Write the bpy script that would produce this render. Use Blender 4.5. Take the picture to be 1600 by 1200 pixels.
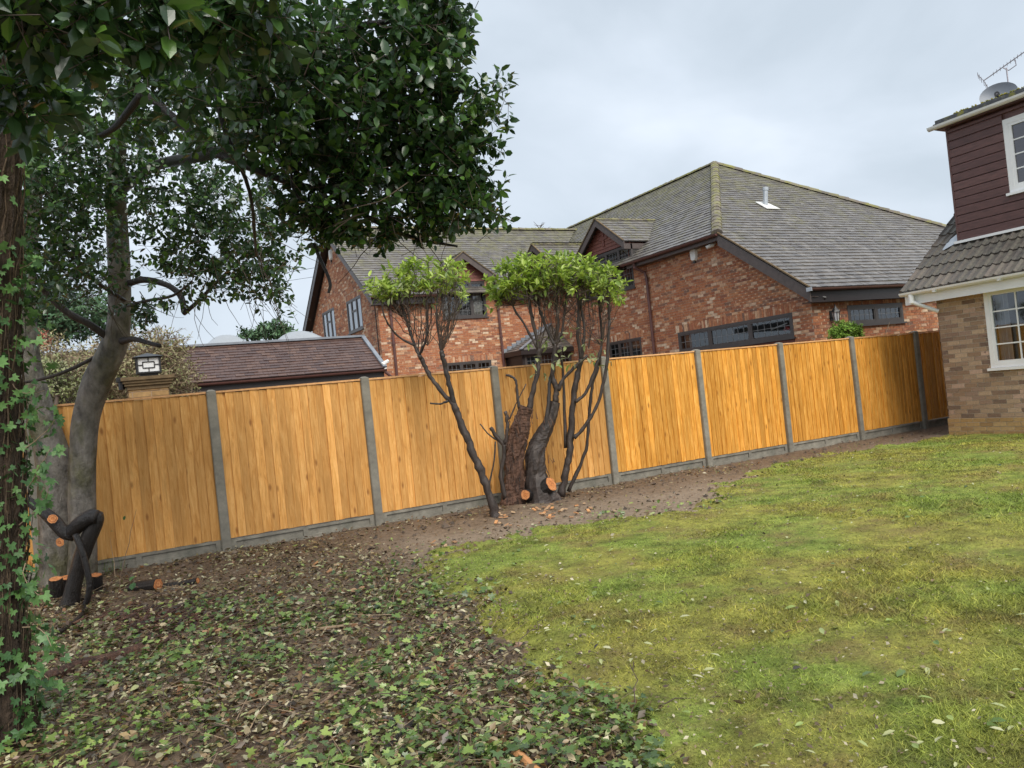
import bpy, bmesh, math, random
import numpy as np
from mathutils import Matrix, Vector

for o in list(bpy.data.objects):
    bpy.data.objects.remove(o)
scene = bpy.context.scene
C = scene.collection
R = math.radians

# ------------------------------------------------------------------ camera
# world frame: the fence runs along X at y = 0, Z is up, the neighbour is at +Y
CAM = np.array([0.0, -9.825, 1.5295])
FWD = np.array([0.466938, 0.884207, 0.012119])
RGT = np.array([0.880214, -0.463428, -0.102262])
UPV = np.array([0.084805, -0.058418, 0.994684])
FPX = 1206.08                                        # focal length in pixels of a 1600 px wide frame
cd = bpy.data.cameras.new('camera')
cam = bpy.data.objects.new('camera', cd)
C.objects.link(cam)
cam.matrix_world = Matrix(((RGT[0], UPV[0], -FWD[0], CAM[0]), (RGT[1], UPV[1], -FWD[1], CAM[1]),
                           (RGT[2], UPV[2], -FWD[2], CAM[2]), (0, 0, 0, 1)))
cd.sensor_width = 36.0
cd.lens = FPX / 1600 * 36.0
cd.clip_start = 0.05
cd.clip_end = 3000
scene.camera = cam

# ------------------------------------------------------------------ sky and sun (overcast)
SUN_EL, SUN_AZ = R(46), R(184)                       # azimuth clockwise from +Y
w = bpy.data.worlds.new('World')
scene.world = w
w.use_nodes = True
nt = w.node_tree
nt.nodes.clear()
def wn(t, **k):
    n = nt.nodes.new(t)
    for a, b in k.items():
        setattr(n, a, b)
    return n
sky = wn('ShaderNodeTexSky', sky_type='NISHITA', sun_disc=False)
sky.sun_elevation = SUN_EL
sky.sun_rotation = SUN_AZ
sky.air_density = 1.0
sky.dust_density = 3.0
tc = wn('ShaderNodeTexCoord')
mp = wn('ShaderNodeMapping')
mp.inputs['Scale'].default_value = (1.0, 1.0, 1.5)
ns = wn('ShaderNodeTexNoise')
ns.inputs['Scale'].default_value = 3.0
ns.inputs['Detail'].default_value = 6
ns.inputs['Roughness'].default_value = 0.46
ns.inputs['Distortion'].default_value = 0.3
cr = wn('ShaderNodeValToRGB')
el = cr.color_ramp.elements
el[0].position = 0.36
el[0].color = (0.252, 0.287, 0.324, 1)
el[1].position = 0.64
el[1].color = (0.362, 0.395, 0.436, 1)
e2 = el.new(0.5)
e2.color = (0.303, 0.338, 0.380, 1)
mx = wn('ShaderNodeMix', data_type='RGBA')
mx.inputs[0].default_value = 0.94
sc_ = wn('ShaderNodeVectorMath', operation='SCALE')
sc_.inputs['Scale'].default_value = 0.07
bg = wn('ShaderNodeBackground')
bg.inputs['Strength'].default_value = 1.0
wo = wn('ShaderNodeOutputWorld')
L = nt.links.new
L(tc.outputs['Generated'], mp.inputs['Vector'])
L(mp.outputs[0], ns.inputs['Vector'])
L(ns.outputs['Fac'], cr.inputs['Fac'])
L(sky.outputs[0], sc_.inputs[0])
L(sc_.outputs[0], mx.inputs[6])
L(cr.outputs[0], mx.inputs[7])
L(mx.outputs[2], bg.inputs['Color'])
L(bg.outputs[0], wo.inputs['Surface'])
sl = bpy.data.lights.new('sun', 'SUN')
sl.energy = 1.5
sl.angle = R(42)
sl.color = (1.0, 0.95, 0.87)
so = bpy.data.objects.new('sun', sl)
C.objects.link(so)
sd = Vector((math.sin(SUN_AZ) * math.cos(SUN_EL), math.cos(SUN_AZ) * math.cos(SUN_EL), math.sin(SUN_EL)))
so.rotation_euler = sd.to_track_quat('Z', 'Y').to_euler()
so.location = (0, -5, 20)
vs = scene.view_settings
vs.view_transform = 'Standard'
vs.look = 'None'
vs.exposure = 1.34
vs.gamma = 1.0
vs.use_curve_mapping = False

# ------------------------------------------------------------------ helpers
rng = np.random.default_rng(7)
random.seed(7)

def ray(px, py):
    return FWD + RGT * (px - 800) / FPX - UPV * (py - 600) / FPX
def on(px, py, ax, val):                             # photo pixel -> point on an axis plane
    d = ray(px, py)
    return CAM + d * (val - CAM[ax]) / d[ax]
def PX(px, py, dep):                                 # photo pixel -> point at a depth in metres
    return CAM + ray(px, py) * dep
def unit(v):
    v = np.asarray(v, float)
    return v / (np.linalg.norm(v) + 1e-12)

def _h(ix, iy, s):
    n = (ix.astype(np.int64) * 374761393 + iy.astype(np.int64) * 668265263 + s * 974711) & 0x7fffffff
    n = ((n ^ (n >> 13)) * 1274126177) & 0x7fffffff
    return ((n ^ (n >> 16)) & 0xffff) / 65535.0
def vnoise(x, y, sc=1.0, s=0):
    x = np.asarray(x, float) * sc
    y = np.asarray(y, float) * sc
    ix = np.floor(x); iy = np.floor(y)
    fx = x - ix; fy = y - iy
    fx = fx * fx * (3 - 2 * fx); fy = fy * fy * (3 - 2 * fy)
    return ((_h(ix, iy, s) * (1 - fx) + _h(ix + 1, iy, s) * fx) * (1 - fy)
            + (_h(ix, iy + 1, s) * (1 - fx) + _h(ix + 1, iy + 1, s) * fx) * fy)
def fbm(x, y, sc=1.0, s=0, o=4):
    a, t, v = 1.0, 0.0, 0.0
    for k in range(o):
        v = v + a * vnoise(x, y, sc * 2 ** k, s + k * 17)
        t += a
        a *= 0.5
    return v / t

ORG = {}                                             # world origin of every object built
def empty(name, loc, label=None, cat=None, group=None):
    o = bpy.data.objects.new(name, None)
    C.objects.link(o)
    o.location = loc
    o.empty_display_size = 0.2
    ORG[o] = np.array(loc, float)
    if label:
        tag(o, label, cat, group)
    return o
def tag(o, label=None, cat=None, group=None, kind=None):
    if label: o['label'] = label
    if cat: o['category'] = cat
    if group: o['group'] = group
    if kind: o['kind'] = kind
    return o
def link(name, me, parent=None, loc=None):
    """link mesh data (already relative to the parent's origin, or to loc in world space)"""
    o = bpy.data.objects.new(name, me)
    C.objects.link(o)
    po = ORG[parent] if parent is not None else np.zeros(3)
    if parent is not None:
        o.parent = parent
    if loc is not None:
        o.location = np.asarray(loc) - po
        ORG[o] = np.asarray(loc, float)
    else:
        ORG[o] = po.copy()
    return o

class MB:
    def __init__(s):
        s.v = []; s.f = []; s.r = []; s.n = 0
    def add(s, vs, fs, rnd=None):
        b = s.n
        s.v.extend([tuple(map(float, q)) for q in vs])
        s.n += len(vs)
        rr = random.random() if rnd is None else rnd
        for f in fs:
            s.f.append([i + b for i in f])
            s.r.append(rr)
    def hexa(s, p, rnd=None):                        # 8 corners: bottom ring, top ring
        s.add(p, [(0, 3, 2, 1), (4, 5, 6, 7), (0, 1, 5, 4), (1, 2, 6, 5), (2, 3, 7, 6), (3, 0, 4, 7)], rnd)
    def box(s, x0, x1, y0, y1, z0, z1, rnd=None):
        s.hexa([(x0, y0, z0), (x1, y0, z0), (x1, y1, z0), (x0, y1, z0),
                (x0, y0, z1), (x1, y0, z1), (x1, y1, z1), (x0, y1, z1)], rnd)
    def bb(s, B, a0, a1, z0, z1, d0, d1, rnd=None):  # box in a wall basis
        s.hexa([B.pt(a0, z0, d0), B.pt(a1, z0, d0), B.pt(a1, z0, d1), B.pt(a0, z0, d1),
                B.pt(a0, z1, d0), B.pt(a1, z1, d0), B.pt(a1, z1, d1), B.pt(a0, z1, d1)], rnd)
    def bar(s, a, b, w, h, up=(0, 0, 1), rnd=None):  # square bar between two points
        a = np.asarray(a, float); b = np.asarray(b, float)
        d = unit(b - a); x = np.cross(d, up)
        if np.linalg.norm(x) < 1e-4: x = np.cross(d, (1, 0, 0))
        x = unit(x) * w / 2; y = unit(np.cross(x, d)) * h / 2
        s.hexa([a - x - y, a + x - y, a + x + y, a - x + y, b - x - y, b + x - y, b + x + y, b - x + y], rnd)
    def tube(s, pts, rad, sides=6, rnd=None, jit=0.0, cap=True):
        pts = [np.asarray(q, float) for q in pts]
        n = len(pts)
        rad = list(np.broadcast_to(rad, (n,))) if np.ndim(rad) else [rad] * n
        vs = []; ref = np.array([0.31, 0.52, 0.79])
        pr = [random.uniform(-jit, jit) for k in range(sides)]
        for i in range(n):
            d = unit(pts[min(i + 1, n - 1)] - pts[max(i - 1, 0)])
            x = unit(np.cross(d, ref)); y = np.cross(d, x)
            for k in range(sides):
                t = 2 * math.pi * k / sides
                pr[k] = pr[k] * .82 + random.uniform(-jit, jit) * .5 if jit else 0
                rr = rad[i] * (1 + pr[k])
                vs.append(pts[i] + (x * math.cos(t) + y * math.sin(t)) * rr)
        fs = []
        for i in range(n - 1):
            for k in range(sides):
                a = i * sides + k; b = i * sides + (k + 1) % sides
                fs.append((a, b, b + sides, a + sides))
        if cap:
            fs.append(tuple(range(sides - 1, -1, -1)))
            fs.append(tuple(range((n - 1) * sides, n * sides)))
        s.add(vs, fs, rnd)
    def build(s, name, mat, parent=None, smooth=False, loc=None):
        po = ORG[parent] if parent is not None else np.zeros(3)
        if loc is not None: po = np.asarray(loc, float)
        me = bpy.data.meshes.new(name)
        me.from_pydata([(a - po[0], b - po[1], c - po[2]) for a, b, c in s.v], [], s.f)
        at = me.attributes.new('rnd', 'FLOAT', 'FACE')
        at.data.foreach_set('value', s.r)
        if smooth: me.shade_smooth()
        me.materials.append(mat)
        return link(name, me, parent, loc)

def npmesh(name, V, F, rnd, mat, parent=None, loc=None, smooth=False):
    po = ORG[parent] if parent is not None else np.zeros(3)
    if loc is not None: po = np.asarray(loc, float)
    V = (np.asarray(V, float) - po).astype(np.float32)
    F = np.asarray(F, np.int32)
    k = F.shape[1]
    me = bpy.data.meshes.new(name)
    me.vertices.add(len(V)); me.vertices.foreach_set('co', V.ravel())
    me.loops.add(F.size); me.loops.foreach_set('vertex_index', F.ravel())
    me.polygons.add(len(F)); me.polygons.foreach_set('loop_start', np.arange(0, F.size, k, dtype=np.int32))
    me.update(calc_edges=True)
    if rnd is not None:
        at = me.attributes.new('rnd', 'FLOAT', 'FACE')
        at.data.foreach_set('value', np.asarray(rnd, np.float32))
    if smooth: me.shade_smooth()
    me.materials.append(mat)
    return link(name, me, parent, loc)

class Basis:                                         # a wall: origin, direction along it, outward normal
    def __init__(s, O, u, n):
        s.O = np.array(O, float); s.u = np.array(u, float); s.n = np.array(n, float)
    def pt(s, a, z, d=0.0):
        return s.O + s.u * a + s.n * d + np.array([0, 0, z])

# ------------------------------------------------------------------ materials
def nodes(name):
    m = bpy.data.materials.new(name)
    m.use_nodes = True
    t = m.node_tree
    t.nodes.clear()
    out = t.nodes.new('ShaderNodeOutputMaterial')
    bs = t.nodes.new('ShaderNodeBsdfPrincipled')
    t.links.new(bs.outputs[0], out.inputs[0])
    return m, t, bs, out
def N(t, kind, ins=None, **k):
    n = t.nodes.new(kind)
    for a, b in k.items(): setattr(n, a, b)
    if ins:
        for a, b in ins.items(): n.inputs[a].default_value = b
    return n
def ramp(t, stops, fac):
    n = t.nodes.new('ShaderNodeValToRGB')
    e = n.color_ramp.elements
    while len(e) < len(stops): e.new(0.5)
    for i, (p, c) in enumerate(stops):
        e[i].position = p
        e[i].color = (*c, 1) if len(c) == 3 else c
    t.links.new(fac, n.inputs[0])
    return n.outputs[0]
def rndval(t):
    a = N(t, 'ShaderNodeAttribute', attribute_name='rnd')
    oi = N(t, 'ShaderNodeObjectInfo')
    ad = N(t, 'ShaderNodeMath', operation='ADD')
    fr = N(t, 'ShaderNodeMath', operation='FRACT')
    t.links.new(a.outputs['Fac'], ad.inputs[0]); t.links.new(oi.outputs['Random'], ad.inputs[1])
    t.links.new(ad.outputs[0], fr.inputs[0])
    return fr.outputs[0]
def mixc(t, fac, a, b, mode='MIX'):
    n = N(t, 'ShaderNodeMix', data_type='RGBA', blend_type=mode)
    for s, v in ((0, fac), (6, a), (7, b)):
        if hasattr(v, 'is_output'): t.links.new(v, n.inputs[s])
        else: n.inputs[s].default_value = v if s == 0 else (*v, 1)
    return n.outputs[2]
def noise(t, scale, detail=4, rough=0.55, stretch=(1, 1, 1), coord='Object', off=None, dist=0.0):
    tcn = N(t, 'ShaderNodeTexCoord')
    m = N(t, 'ShaderNodeMapping')
    m.inputs['Scale'].default_value = stretch
    src = tcn.outputs[coord]
    if coord == 'World':
        pass
    t.links.new(src, m.inputs['Vector'])
    vec = m.outputs[0]
    if off is not None:
        c = N(t, 'ShaderNodeCombineXYZ')
        mu = N(t, 'ShaderNodeMath', {1: 137.0}, operation='MULTIPLY')
        t.links.new(off, mu.inputs[0])
        for k in range(3): t.links.new(mu.outputs[0], c.inputs[k])
        va = N(t, 'ShaderNodeVectorMath', operation='ADD')
        t.links.new(vec, va.inputs[0]); t.links.new(c.outputs[0], va.inputs[1])
        vec = va.outputs[0]
    n = N(t, 'ShaderNodeTexNoise', {'Scale': scale, 'Detail': detail, 'Roughness': rough, 'Distortion': dist})
    t.links.new(vec, n.inputs['Vector'])
    return n.outputs['Fac']
def maprange(t, v, a, b, c, d):
    n = N(t, 'ShaderNodeMapRange', {1: a, 2: b, 3: c, 4: d})
    t.links.new(v, n.inputs[0])
    return n.outputs[0]
def bump(t, bs, h, strength, dist=0.01):
    b = N(t, 'ShaderNodeBump', {'Strength': strength, 'Distance': dist})
    t.links.new(h, b.inputs['Height'])
    t.links.new(b.outputs[0], bs.inputs['Normal'])
def setp(bs, **k):
    for a, b in k.items():
        bs.inputs[a.replace('_', ' ')].default_value = b
def mat(name, stops, rough=0.6, nsc=0, namt=0.0, bsc=0, bst=0.0, stretch=(1, 1, 1), spec=0.5, translucent=0.0, metal=0.0,
        patch=None, coat=0.0, roughvar=0.0, bdist=0.01):
    m, t, bs, out = nodes(name)
    rv = rndval(t)
    if len(stops) > 1 and not isinstance(stops[0], float):
        k = len(stops)
        col = ramp(t, [((i + 0.5) / k, c) for i, c in enumerate(stops)], rv)
    else:
        rgb = N(t, 'ShaderNodeRGB'); rgb.outputs[0].default_value = (*stops[0], 1); col = rgb.outputs[0]
    if patch:                                        # (scale, lo, hi, colour): blotches of another colour
        f = noise(t, patch[0], 5, 0.6, stretch)
        col = mixc(t, maprange(t, f, patch[1], patch[2], 0, 1), col, patch[3])
    if nsc:
        f = noise(t, nsc, 5, 0.6, stretch)
        g = maprange(t, f, 0.3, 0.7, 1 - namt, 1 + namt)
        vm = N(t, 'ShaderNodeVectorMath', operation='SCALE')
        t.links.new(col, vm.inputs[0]); t.links.new(g, vm.inputs['Scale'])
        col = vm.outputs[0]
    t.links.new(col, bs.inputs['Base Color'])
    setp(bs, Roughness=rough, Metallic=metal)
    bs.inputs['Specular IOR Level'].default_value = spec
    bs.inputs['Coat Weight'].default_value = coat
    if roughvar:
        t.links.new(maprange(t, noise(t, 3.0, 4), 0.3, 0.7, rough - roughvar, rough + roughvar), bs.inputs['Roughness'])
    if bst:
        bump(t, bs, noise(t, bsc, 5, 0.6, stretch), bst, bdist)
    if translucent:
        tr = N(t, 'ShaderNodeBsdfTranslucent')
        t.links.new(col, tr.inputs[0])
        mxs = N(t, 'ShaderNodeMixShader', {0: translucent})
        t.links.new(bs.outputs[0], mxs.inputs[1]); t.links.new(tr.outputs[0], mxs.inputs[2])
        t.links.new(mxs.outputs[0], out.inputs[0])
    return m

def board_material(name, light, mid, dark, off):
    m, t, bs, out = nodes(name)
    rv = rndval(t)
    g = noise(t, 3.0, 8, 0.68, (10, 10, 1.0), off=rv, dist=1.2)
    col = ramp(t, [(0.24, dark), (0.45, mid), (0.66, light)], g)
    # broad boards differ in tone; streaks of stain run down
    tone = maprange(t, rv, 0, 1, 0.78, 1.14)
    vm = N(t, 'ShaderNodeVectorMath', operation='SCALE')
    t.links.new(col, vm.inputs[0]); t.links.new(tone, vm.inputs['Scale'])
    col = vm.outputs[0]
    st = noise(t, 1.6, 6, 0.65, (5, 5, 0.8), off=rv)
    col = mixc(t, maprange(t, st, 0.48, 0.66, 0, 0.60), col, tuple(c * 0.60 for c in mid))
    # knots
    tcn = N(t, 'ShaderNodeTexCoord')
    mp_ = N(t, 'ShaderNodeMapping'); mp_.inputs['Scale'].default_value = (6.5, 6.5, 2.6)
    t.links.new(tcn.outputs['Object'], mp_.inputs['Vector'])
    cxyz = N(t, 'ShaderNodeCombineXYZ')
    mu = N(t, 'ShaderNodeMath', {1: 53.0}, operation='MULTIPLY')
    t.links.new(rv, mu.inputs[0]); t.links.new(mu.outputs[0], cxyz.inputs[2])
    va = N(t, 'ShaderNodeVectorMath', operation='ADD')
    t.links.new(mp_.outputs[0], va.inputs[0]); t.links.new(cxyz.outputs[0], va.inputs[1])
    vo = N(t, 'ShaderNodeTexVoronoi', {'Scale': 1.0})
    t.links.new(va.outputs[0], vo.inputs['Vector'])
    kn = maprange(t, vo.outputs['Distance'], 0.05, 0.15, 1, 0)
    kc = N(t, 'ShaderNodeMath', {1: 0.75}, operation='MULTIPLY')
    t.links.new(kn, kc.inputs[0])
    col = mixc(t, kc.outputs[0], col, (mid[0] * .34, mid[1] * .24, mid[2] * .2))
    t.links.new(col, bs.inputs['Base Color'])
    setp(bs, Roughness=0.62)
    bs.inputs['Specular IOR Level'].default_value = 0.3
    bump(t, bs, g, 0.25, 0.004)
    return m

M = {}
M['board_tan'] = board_material('board_tan', (0.76, 0.425, 0.145), (0.63, 0.305, 0.080), (0.40, 0.155, 0.030), 0)
M['board_orange'] = board_material('board_orange', (0.82, 0.445, 0.110), (0.64, 0.280, 0.040), (0.34, 0.112, 0.012), 0)
M['cap_timber'] = mat('cap_timber', [(0.66, 0.36, 0.16), (0.58, 0.30, 0.12)], 0.6, 20, 0.2)
M['concrete'] = mat('concrete', [(0.185, 0.172, 0.142), (0.215, 0.20, 0.165)], 0.85, 9, 0.28, 60, 0.35, patch=(3.0, 0.55, 0.8, (0.15, 0.15, 0.12)))
M['soil'] = None
M['brick_red'] = mat('brick_red', [(0.34, 0.125, 0.058), (0.39, 0.150, 0.066), (0.29, 0.100, 0.050), (0.43, 0.18, 0.080), (0.36, 0.13, 0.06),
                                   (0.22, 0.085, 0.052), (0.45, 0.20, 0.092), (0.37, 0.14, 0.064), (0.17, 0.095, 0.07), (0.48, 0.235, 0.12),
                                   (0.33, 0.115, 0.055), (0.56, 0.36, 0.22), (0.40, 0.155, 0.07), (0.31, 0.105, 0.052), (0.62, 0.46, 0.32)],
                     0.85, 14, 0.28, 90, 0.4, patch=(8.0, 0.58, 0.68, (0.58, 0.39, 0.25)))
M['brick_tan'] = mat('brick_tan', [(0.36, 0.24, 0.15), (0.26, 0.165, 0.105), (0.42, 0.30, 0.20), (0.15, 0.095, 0.07), (0.33, 0.22, 0.14),
                                   (0.46, 0.33, 0.22), (0.22, 0.14, 0.095), (0.50, 0.34, 0.25), (0.18, 0.12, 0.085)],
                     0.88, 12, 0.28, 80, 0.4, patch=(11.0, 0.54, 0.64, (0.15, 0.095, 0.075)))
M['brick_yellow'] = mat('brick_yellow', [(0.42, 0.27, 0.12), (0.36, 0.22, 0.09), (0.46, 0.31, 0.15), (0.31, 0.19, 0.085)], 0.88, 12, 0.25, 80, 0.4)
M['mortar'] = mat('mortar', [(0.40, 0.30, 0.22)], 0.95, 20, 0.15)
M['mortar_pale'] = mat('mortar_pale', [(0.50, 0.43, 0.34)], 0.95, 20, 0.15)
M['dark_frame'] = mat('dark_frame', [(0.060, 0.052, 0.050)], 0.45, 6, 0.15)
M['barge'] = mat('barge', [(0.085, 0.066, 0.060)], 0.5, 8, 0.2)
M['black_fascia'] = mat('black_fascia', [(0.025, 0.019, 0.019)], 0.4, 8, 0.2)
M['gutter_brown'] = mat('gutter_brown', [(0.105, 0.048, 0.042)], 0.35, 6, 0.15)
M['white_upvc'] = mat('white_upvc', [(0.76, 0.77, 0.77)], 0.28, 3, 0.05, patch=(5, 0.62, 0.85, (0.60, 0.59, 0.54)))
M['white_plastic'] = mat('white_plastic', [(0.72, 0.72, 0.68)], 0.4, 5, 0.08)
M['lead'] = mat('lead', [(0.20, 0.22, 0.25)], 0.45, 5, 0.2)
M['leading'] = mat('leading', [(0.16, 0.165, 0.17)], 0.5)
M['grey_metal'] = mat('grey_metal', [(0.42, 0.45, 0.48)], 0.4, 4, 0.1, metal=0.4)
M['aerial_metal'] = mat('aerial_metal', [(0.30, 0.28, 0.30)], 0.45, metal=0.5)
M['dish_grey'] = mat('dish_grey', [(0.17, 0.19, 0.22)], 0.5, 5, 0.1)
M['cladding_dark'] = mat('cladding_dark', [(0.100, 0.046, 0.040), (0.085, 0.038, 0.034), (0.115, 0.054, 0.047)], 0.5, 5, 0.28, 30, 0.12, (1, 1, 6))
M['cladding_red'] = mat('cladding_red', [(0.20, 0.075, 0.055), (0.175, 0.065, 0.05), (0.22, 0.085, 0.06)], 0.7, 12, 0.2)
M['curtain'] = mat('curtain', [(0.70, 0.66, 0.58)], 0.9, 6, 0.1)
M['net_curtain'] = mat('net_curtain', [(0.62, 0.63, 0.66)], 0.95, 12, 0.08)
M['room_dark'] = mat('room_dark', [(0.035, 0.033, 0.03)], 0.9, 2, 0.4)
M['blind_pale'] = mat('blind_pale', [(0.50, 0.54, 0.58)], 0.6, 3, 0.1)
M['cut_wood'] = mat('cut_wood', [(0.48, 0.18, 0.055), (0.38, 0.13, 0.035), (0.56, 0.25, 0.095), (0.30, 0.10, 0.03)], 0.75, 40, 0.35, 70, .5)
M['bark_black'] = mat('bark_black', [(0.010, 0.008, 0.008), (0.014, 0.011, 0.010)], 0.38, 12, 0.5, 40, 0.8, (3, 3, 1), bdist=0.02)
M['bark_laurel'] = mat('bark_laurel', [(0.036, 0.026, 0.022), (0.045, 0.032, 0.027), (0.030, 0.024, 0.022)], 0.6, 10, 0.45, 35, 0.7, (2, 2, 0.7), patch=(5, 0.55, 0.75, (0.075, 0.060, 0.052)))
M['bark_shaggy'] = mat('bark_shaggy', [(0.075, 0.036, 0.025), (0.12, 0.060, 0.036), (0.045, 0.024, 0.019)], 0.7, 9, 0.65, 26, 1.0, (3, 3, 0.8), bdist=0.03, patch=(7, 0.55, 0.7, (0.03, 0.022, 0.02)))
M['bark_grey'] = mat('bark_grey', [(0.145, 0.130, 0.112)], 0.65, 11, 0.6, 30, 1.0, (1, 1, 0.6), patch=(3.4, 0.46, 0.62, (0.075, 0.070, 0.036)), bdist=0.02)
M['bark_ivy'] = mat('bark_ivy', [(0.062, 0.040, 0.024), (0.035, 0.023, 0.016), (0.10, 0.065, 0.038), (0.17, 0.12, 0.075)], 0.85, 12, 0.5, 30, 1.0, (3, 3, 0.5), bdist=0.03)
M['twig'] = mat('twig', [(0.075, 0.05, 0.038), (0.10, 0.07, 0.05), (0.055, 0.04, 0.032)], 0.7)
M['twig_pale'] = mat('twig_pale', [(0.24, 0.17, 0.11), (0.18, 0.12, 0.08), (0.30, 0.22, 0.14)], 0.8)
M['holly_leaf'] = mat('holly_leaf', [(0.026, 0.056, 0.022), (0.034, 0.076, 0.026), (0.044, 0.098, 0.026), (0.028, 0.062, 0.028), (0.038, 0.086, 0.026),
                                     (0.030, 0.068, 0.022), (0.062, 0.14, 0.030), (0.11, 0.22, 0.036)], 0.26, spec=0.75, translucent=0.28)
M['laurel_leaf'] = mat('laurel_leaf', [(0.27, 0.40, 0.045), (0.36, 0.50, 0.065), (0.46, 0.58, 0.10), (0.19, 0.30, 0.040), (0.54, 0.64, 0.20), (0.31, 0.44, 0.05), (0.13, 0.21, 0.035)],
                       0.40, translucent=0.38)
M['laurel_dry'] = mat('laurel_dry', [(0.26, 0.30, 0.13), (0.33, 0.36, 0.18), (0.20, 0.25, 0.09), (0.16, 0.24, 0.05)], 0.5, translucent=0.25)
M['ivy_leaf'] = mat('ivy_leaf', [(0.045, 0.11, 0.034), (0.075, 0.165, 0.045), (0.12, 0.24, 0.065), (0.055, 0.13, 0.045), (0.13, 0.26, 0.07)], 0.48, translucent=0.2, nsc=60, namt=0.25)
M['ground_ivy'] = mat('ground_ivy', [(0.050, 0.090, 0.024), (0.095, 0.155, 0.036), (0.14, 0.22, 0.048), (0.030, 0.055, 0.020), (0.19, 0.28, 0.065), (0.30, 0.38, 0.10), (0.060, 0.105, 0.032), (0.115, 0.19, 0.042)], 0.30, translucent=0.1)
M['dead_leaf'] = mat('dead_leaf', [(0.14, 0.088, 0.040), (0.050, 0.032, 0.018), (0.22, 0.150, 0.072), (0.024, 0.018, 0.013), (0.32, 0.23, 0.115), (0.085, 0.052, 0.026),
                                   (0.032, 0.023, 0.016), (0.44, 0.36, 0.21), (0.040, 0.028, 0.019), (0.19, 0.085, 0.032), (0.055, 0.040, 0.026), (0.28, 0.25, 0.09), (0.028, 0.021, 0.016), (0.54, 0.48, 0.32), (0.10, 0.095, 0.035)], 0.36)
M['pale_leaf'] = mat('pale_leaf', [(0.36, 0.38, 0.17), (0.42, 0.42, 0.24), (0.30, 0.36, 0.12), (0.50, 0.47, 0.32), (0.25, 0.33, 0.09)], 0.5, translucent=0.1)
M['chip'] = mat('chip', [(0.55, 0.27, 0.11), (0.42, 0.22, 0.11), (0.50, 0.34, 0.2), (0.34, 0.19, 0.1)], 0.7)
M['hedge_leaf'] = mat('hedge_leaf', [(0.27, 0.225, 0.12), (0.19, 0.18, 0.085), (0.34, 0.29, 0.17), (0.15, 0.165, 0.06), (0.23, 0.24, 0.10)], 0.75)
M['conifer_leaf'] = mat('conifer_leaf', [(0.045, 0.10, 0.042), (0.06, 0.13, 0.05), (0.035, 0.08, 0.036), (0.08, 0.16, 0.065)], 0.6)
M['conifer_gold'] = mat('conifer_gold', [(0.20, 0.36, 0.03), (0.27, 0.45, 0.05), (0.14, 0.27, 0.025)], 0.6)
M['variegated_leaf'] = mat('variegated_leaf', [(0.16, 0.19, 0.055), (0.22, 0.25, 0.10), (0.28, 0.29, 0.14), (0.11, 0.16, 0.045), (0.32, 0.32, 0.18)], 0.5)
M['red_leaf'] = mat('red_leaf', [(0.40, 0.10, 0.06), (0.33, 0.12, 0.06), (0.45, 0.17, 0.10)], 0.5, translucent=0.2)
M['black_metal'] = mat('black_metal', [(0.022, 0.022, 0.024)], 0.4)
M['lamp_glass'] = mat('lamp_glass', [(0.74, 0.75, 0.76)], 0.35)
M['stone_cap'] = mat('stone_cap', [(0.17, 0.118, 0.058), (0.14, 0.095, 0.047)], 0.8, 12, 0.25, 40, 0.4)
M['felt'] = mat('felt', [(0.075, 0.078, 0.082)], 0.85, 9, 0.3, 60, 0.5, patch=(7, 0.56, 0.68, (0.20, 0.19, 0.05)))
M['dome'] = mat('dome', [(0.30, 0.32, 0.34)], 0.35, 3, 0.06)
M['red_plastic'] = mat('red_plastic', [(0.62, 0.06, 0.05)], 0.4)

def roof_material(name, stops, moss, lo, hi, zlo, zhi, rough=0.42, mosscol=(0.20, 0.20, 0.055)):
    """tiles: grey with lichen; real moss growing thicker towards the ridge"""
    m, t, bs, out = nodes(name)
    rv = rndval(t)
    k = len(stops)
    col = ramp(t, [((i + 0.5) / k, c) for i, c in enumerate(stops)], rv)
    g = noise(t, 30, 4)
    vm = N(t, 'ShaderNodeVectorMath', operation='SCALE')
    t.links.new(col, vm.inputs[0]); t.links.new(maprange(t, g, 0.3, 0.7, 0.75, 1.25), vm.inputs['Scale'])
    geo = N(t, 'ShaderNodeNewGeometry')
    sx = N(t, 'ShaderNodeSeparateXYZ'); t.links.new(geo.outputs['Position'], sx.inputs[0])
    hz = maprange(t, sx.outputs[2], zlo, zhi, 0, moss)
    n1 = noise(t, 2.2, 6, 0.72)
    n2 = noise(t, 9.0, 5, 0.7)
    ad = N(t, 'ShaderNodeMath', operation='ADD'); t.links.new(n1, ad.inputs[0]); t.links.new(hz, ad.inputs[1])
    a2 = N(t, 'ShaderNodeMath', {2: 0.0}, operation='MULTIPLY_ADD')
    a2.inputs[1].default_value = 0.5
    t.links.new(n2, a2.inputs[0]); t.links.new(ad.outputs[0], a2.inputs[2])
    f = maprange(t, a2.outputs[0], lo, hi, 0, 0.85)
    c2 = mixc(t, f, vm.outputs[0], mosscol)
    t.links.new(c2, bs.inputs['Base Color'])
    t.links.new(maprange(t, f, 0, 0.8, rough, 0.9), bs.inputs['Roughness'])
    bump(t, bs, g, 0.3, 0.006)
    return m
M['tile_grey'] = roof_material('tile_grey', [(0.116, 0.104, 0.094), (0.15, 0.135, 0.122), (0.086, 0.077, 0.072), (0.18, 0.163, 0.147), (0.126, 0.113, 0.102)], 0.28, 0.86, 1.14, 3.8, 9.6, 0.34, (0.175, 0.172, 0.080))
M['ridge_moss'] = roof_material('ridge_moss', [(0.15, 0.125, 0.10), (0.11, 0.095, 0.08), (0.18, 0.155, 0.125)], 0.10, 0.74, 0.98, 4.5, 9.4, 0.7, (0.24, 0.24, 0.06))
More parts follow.
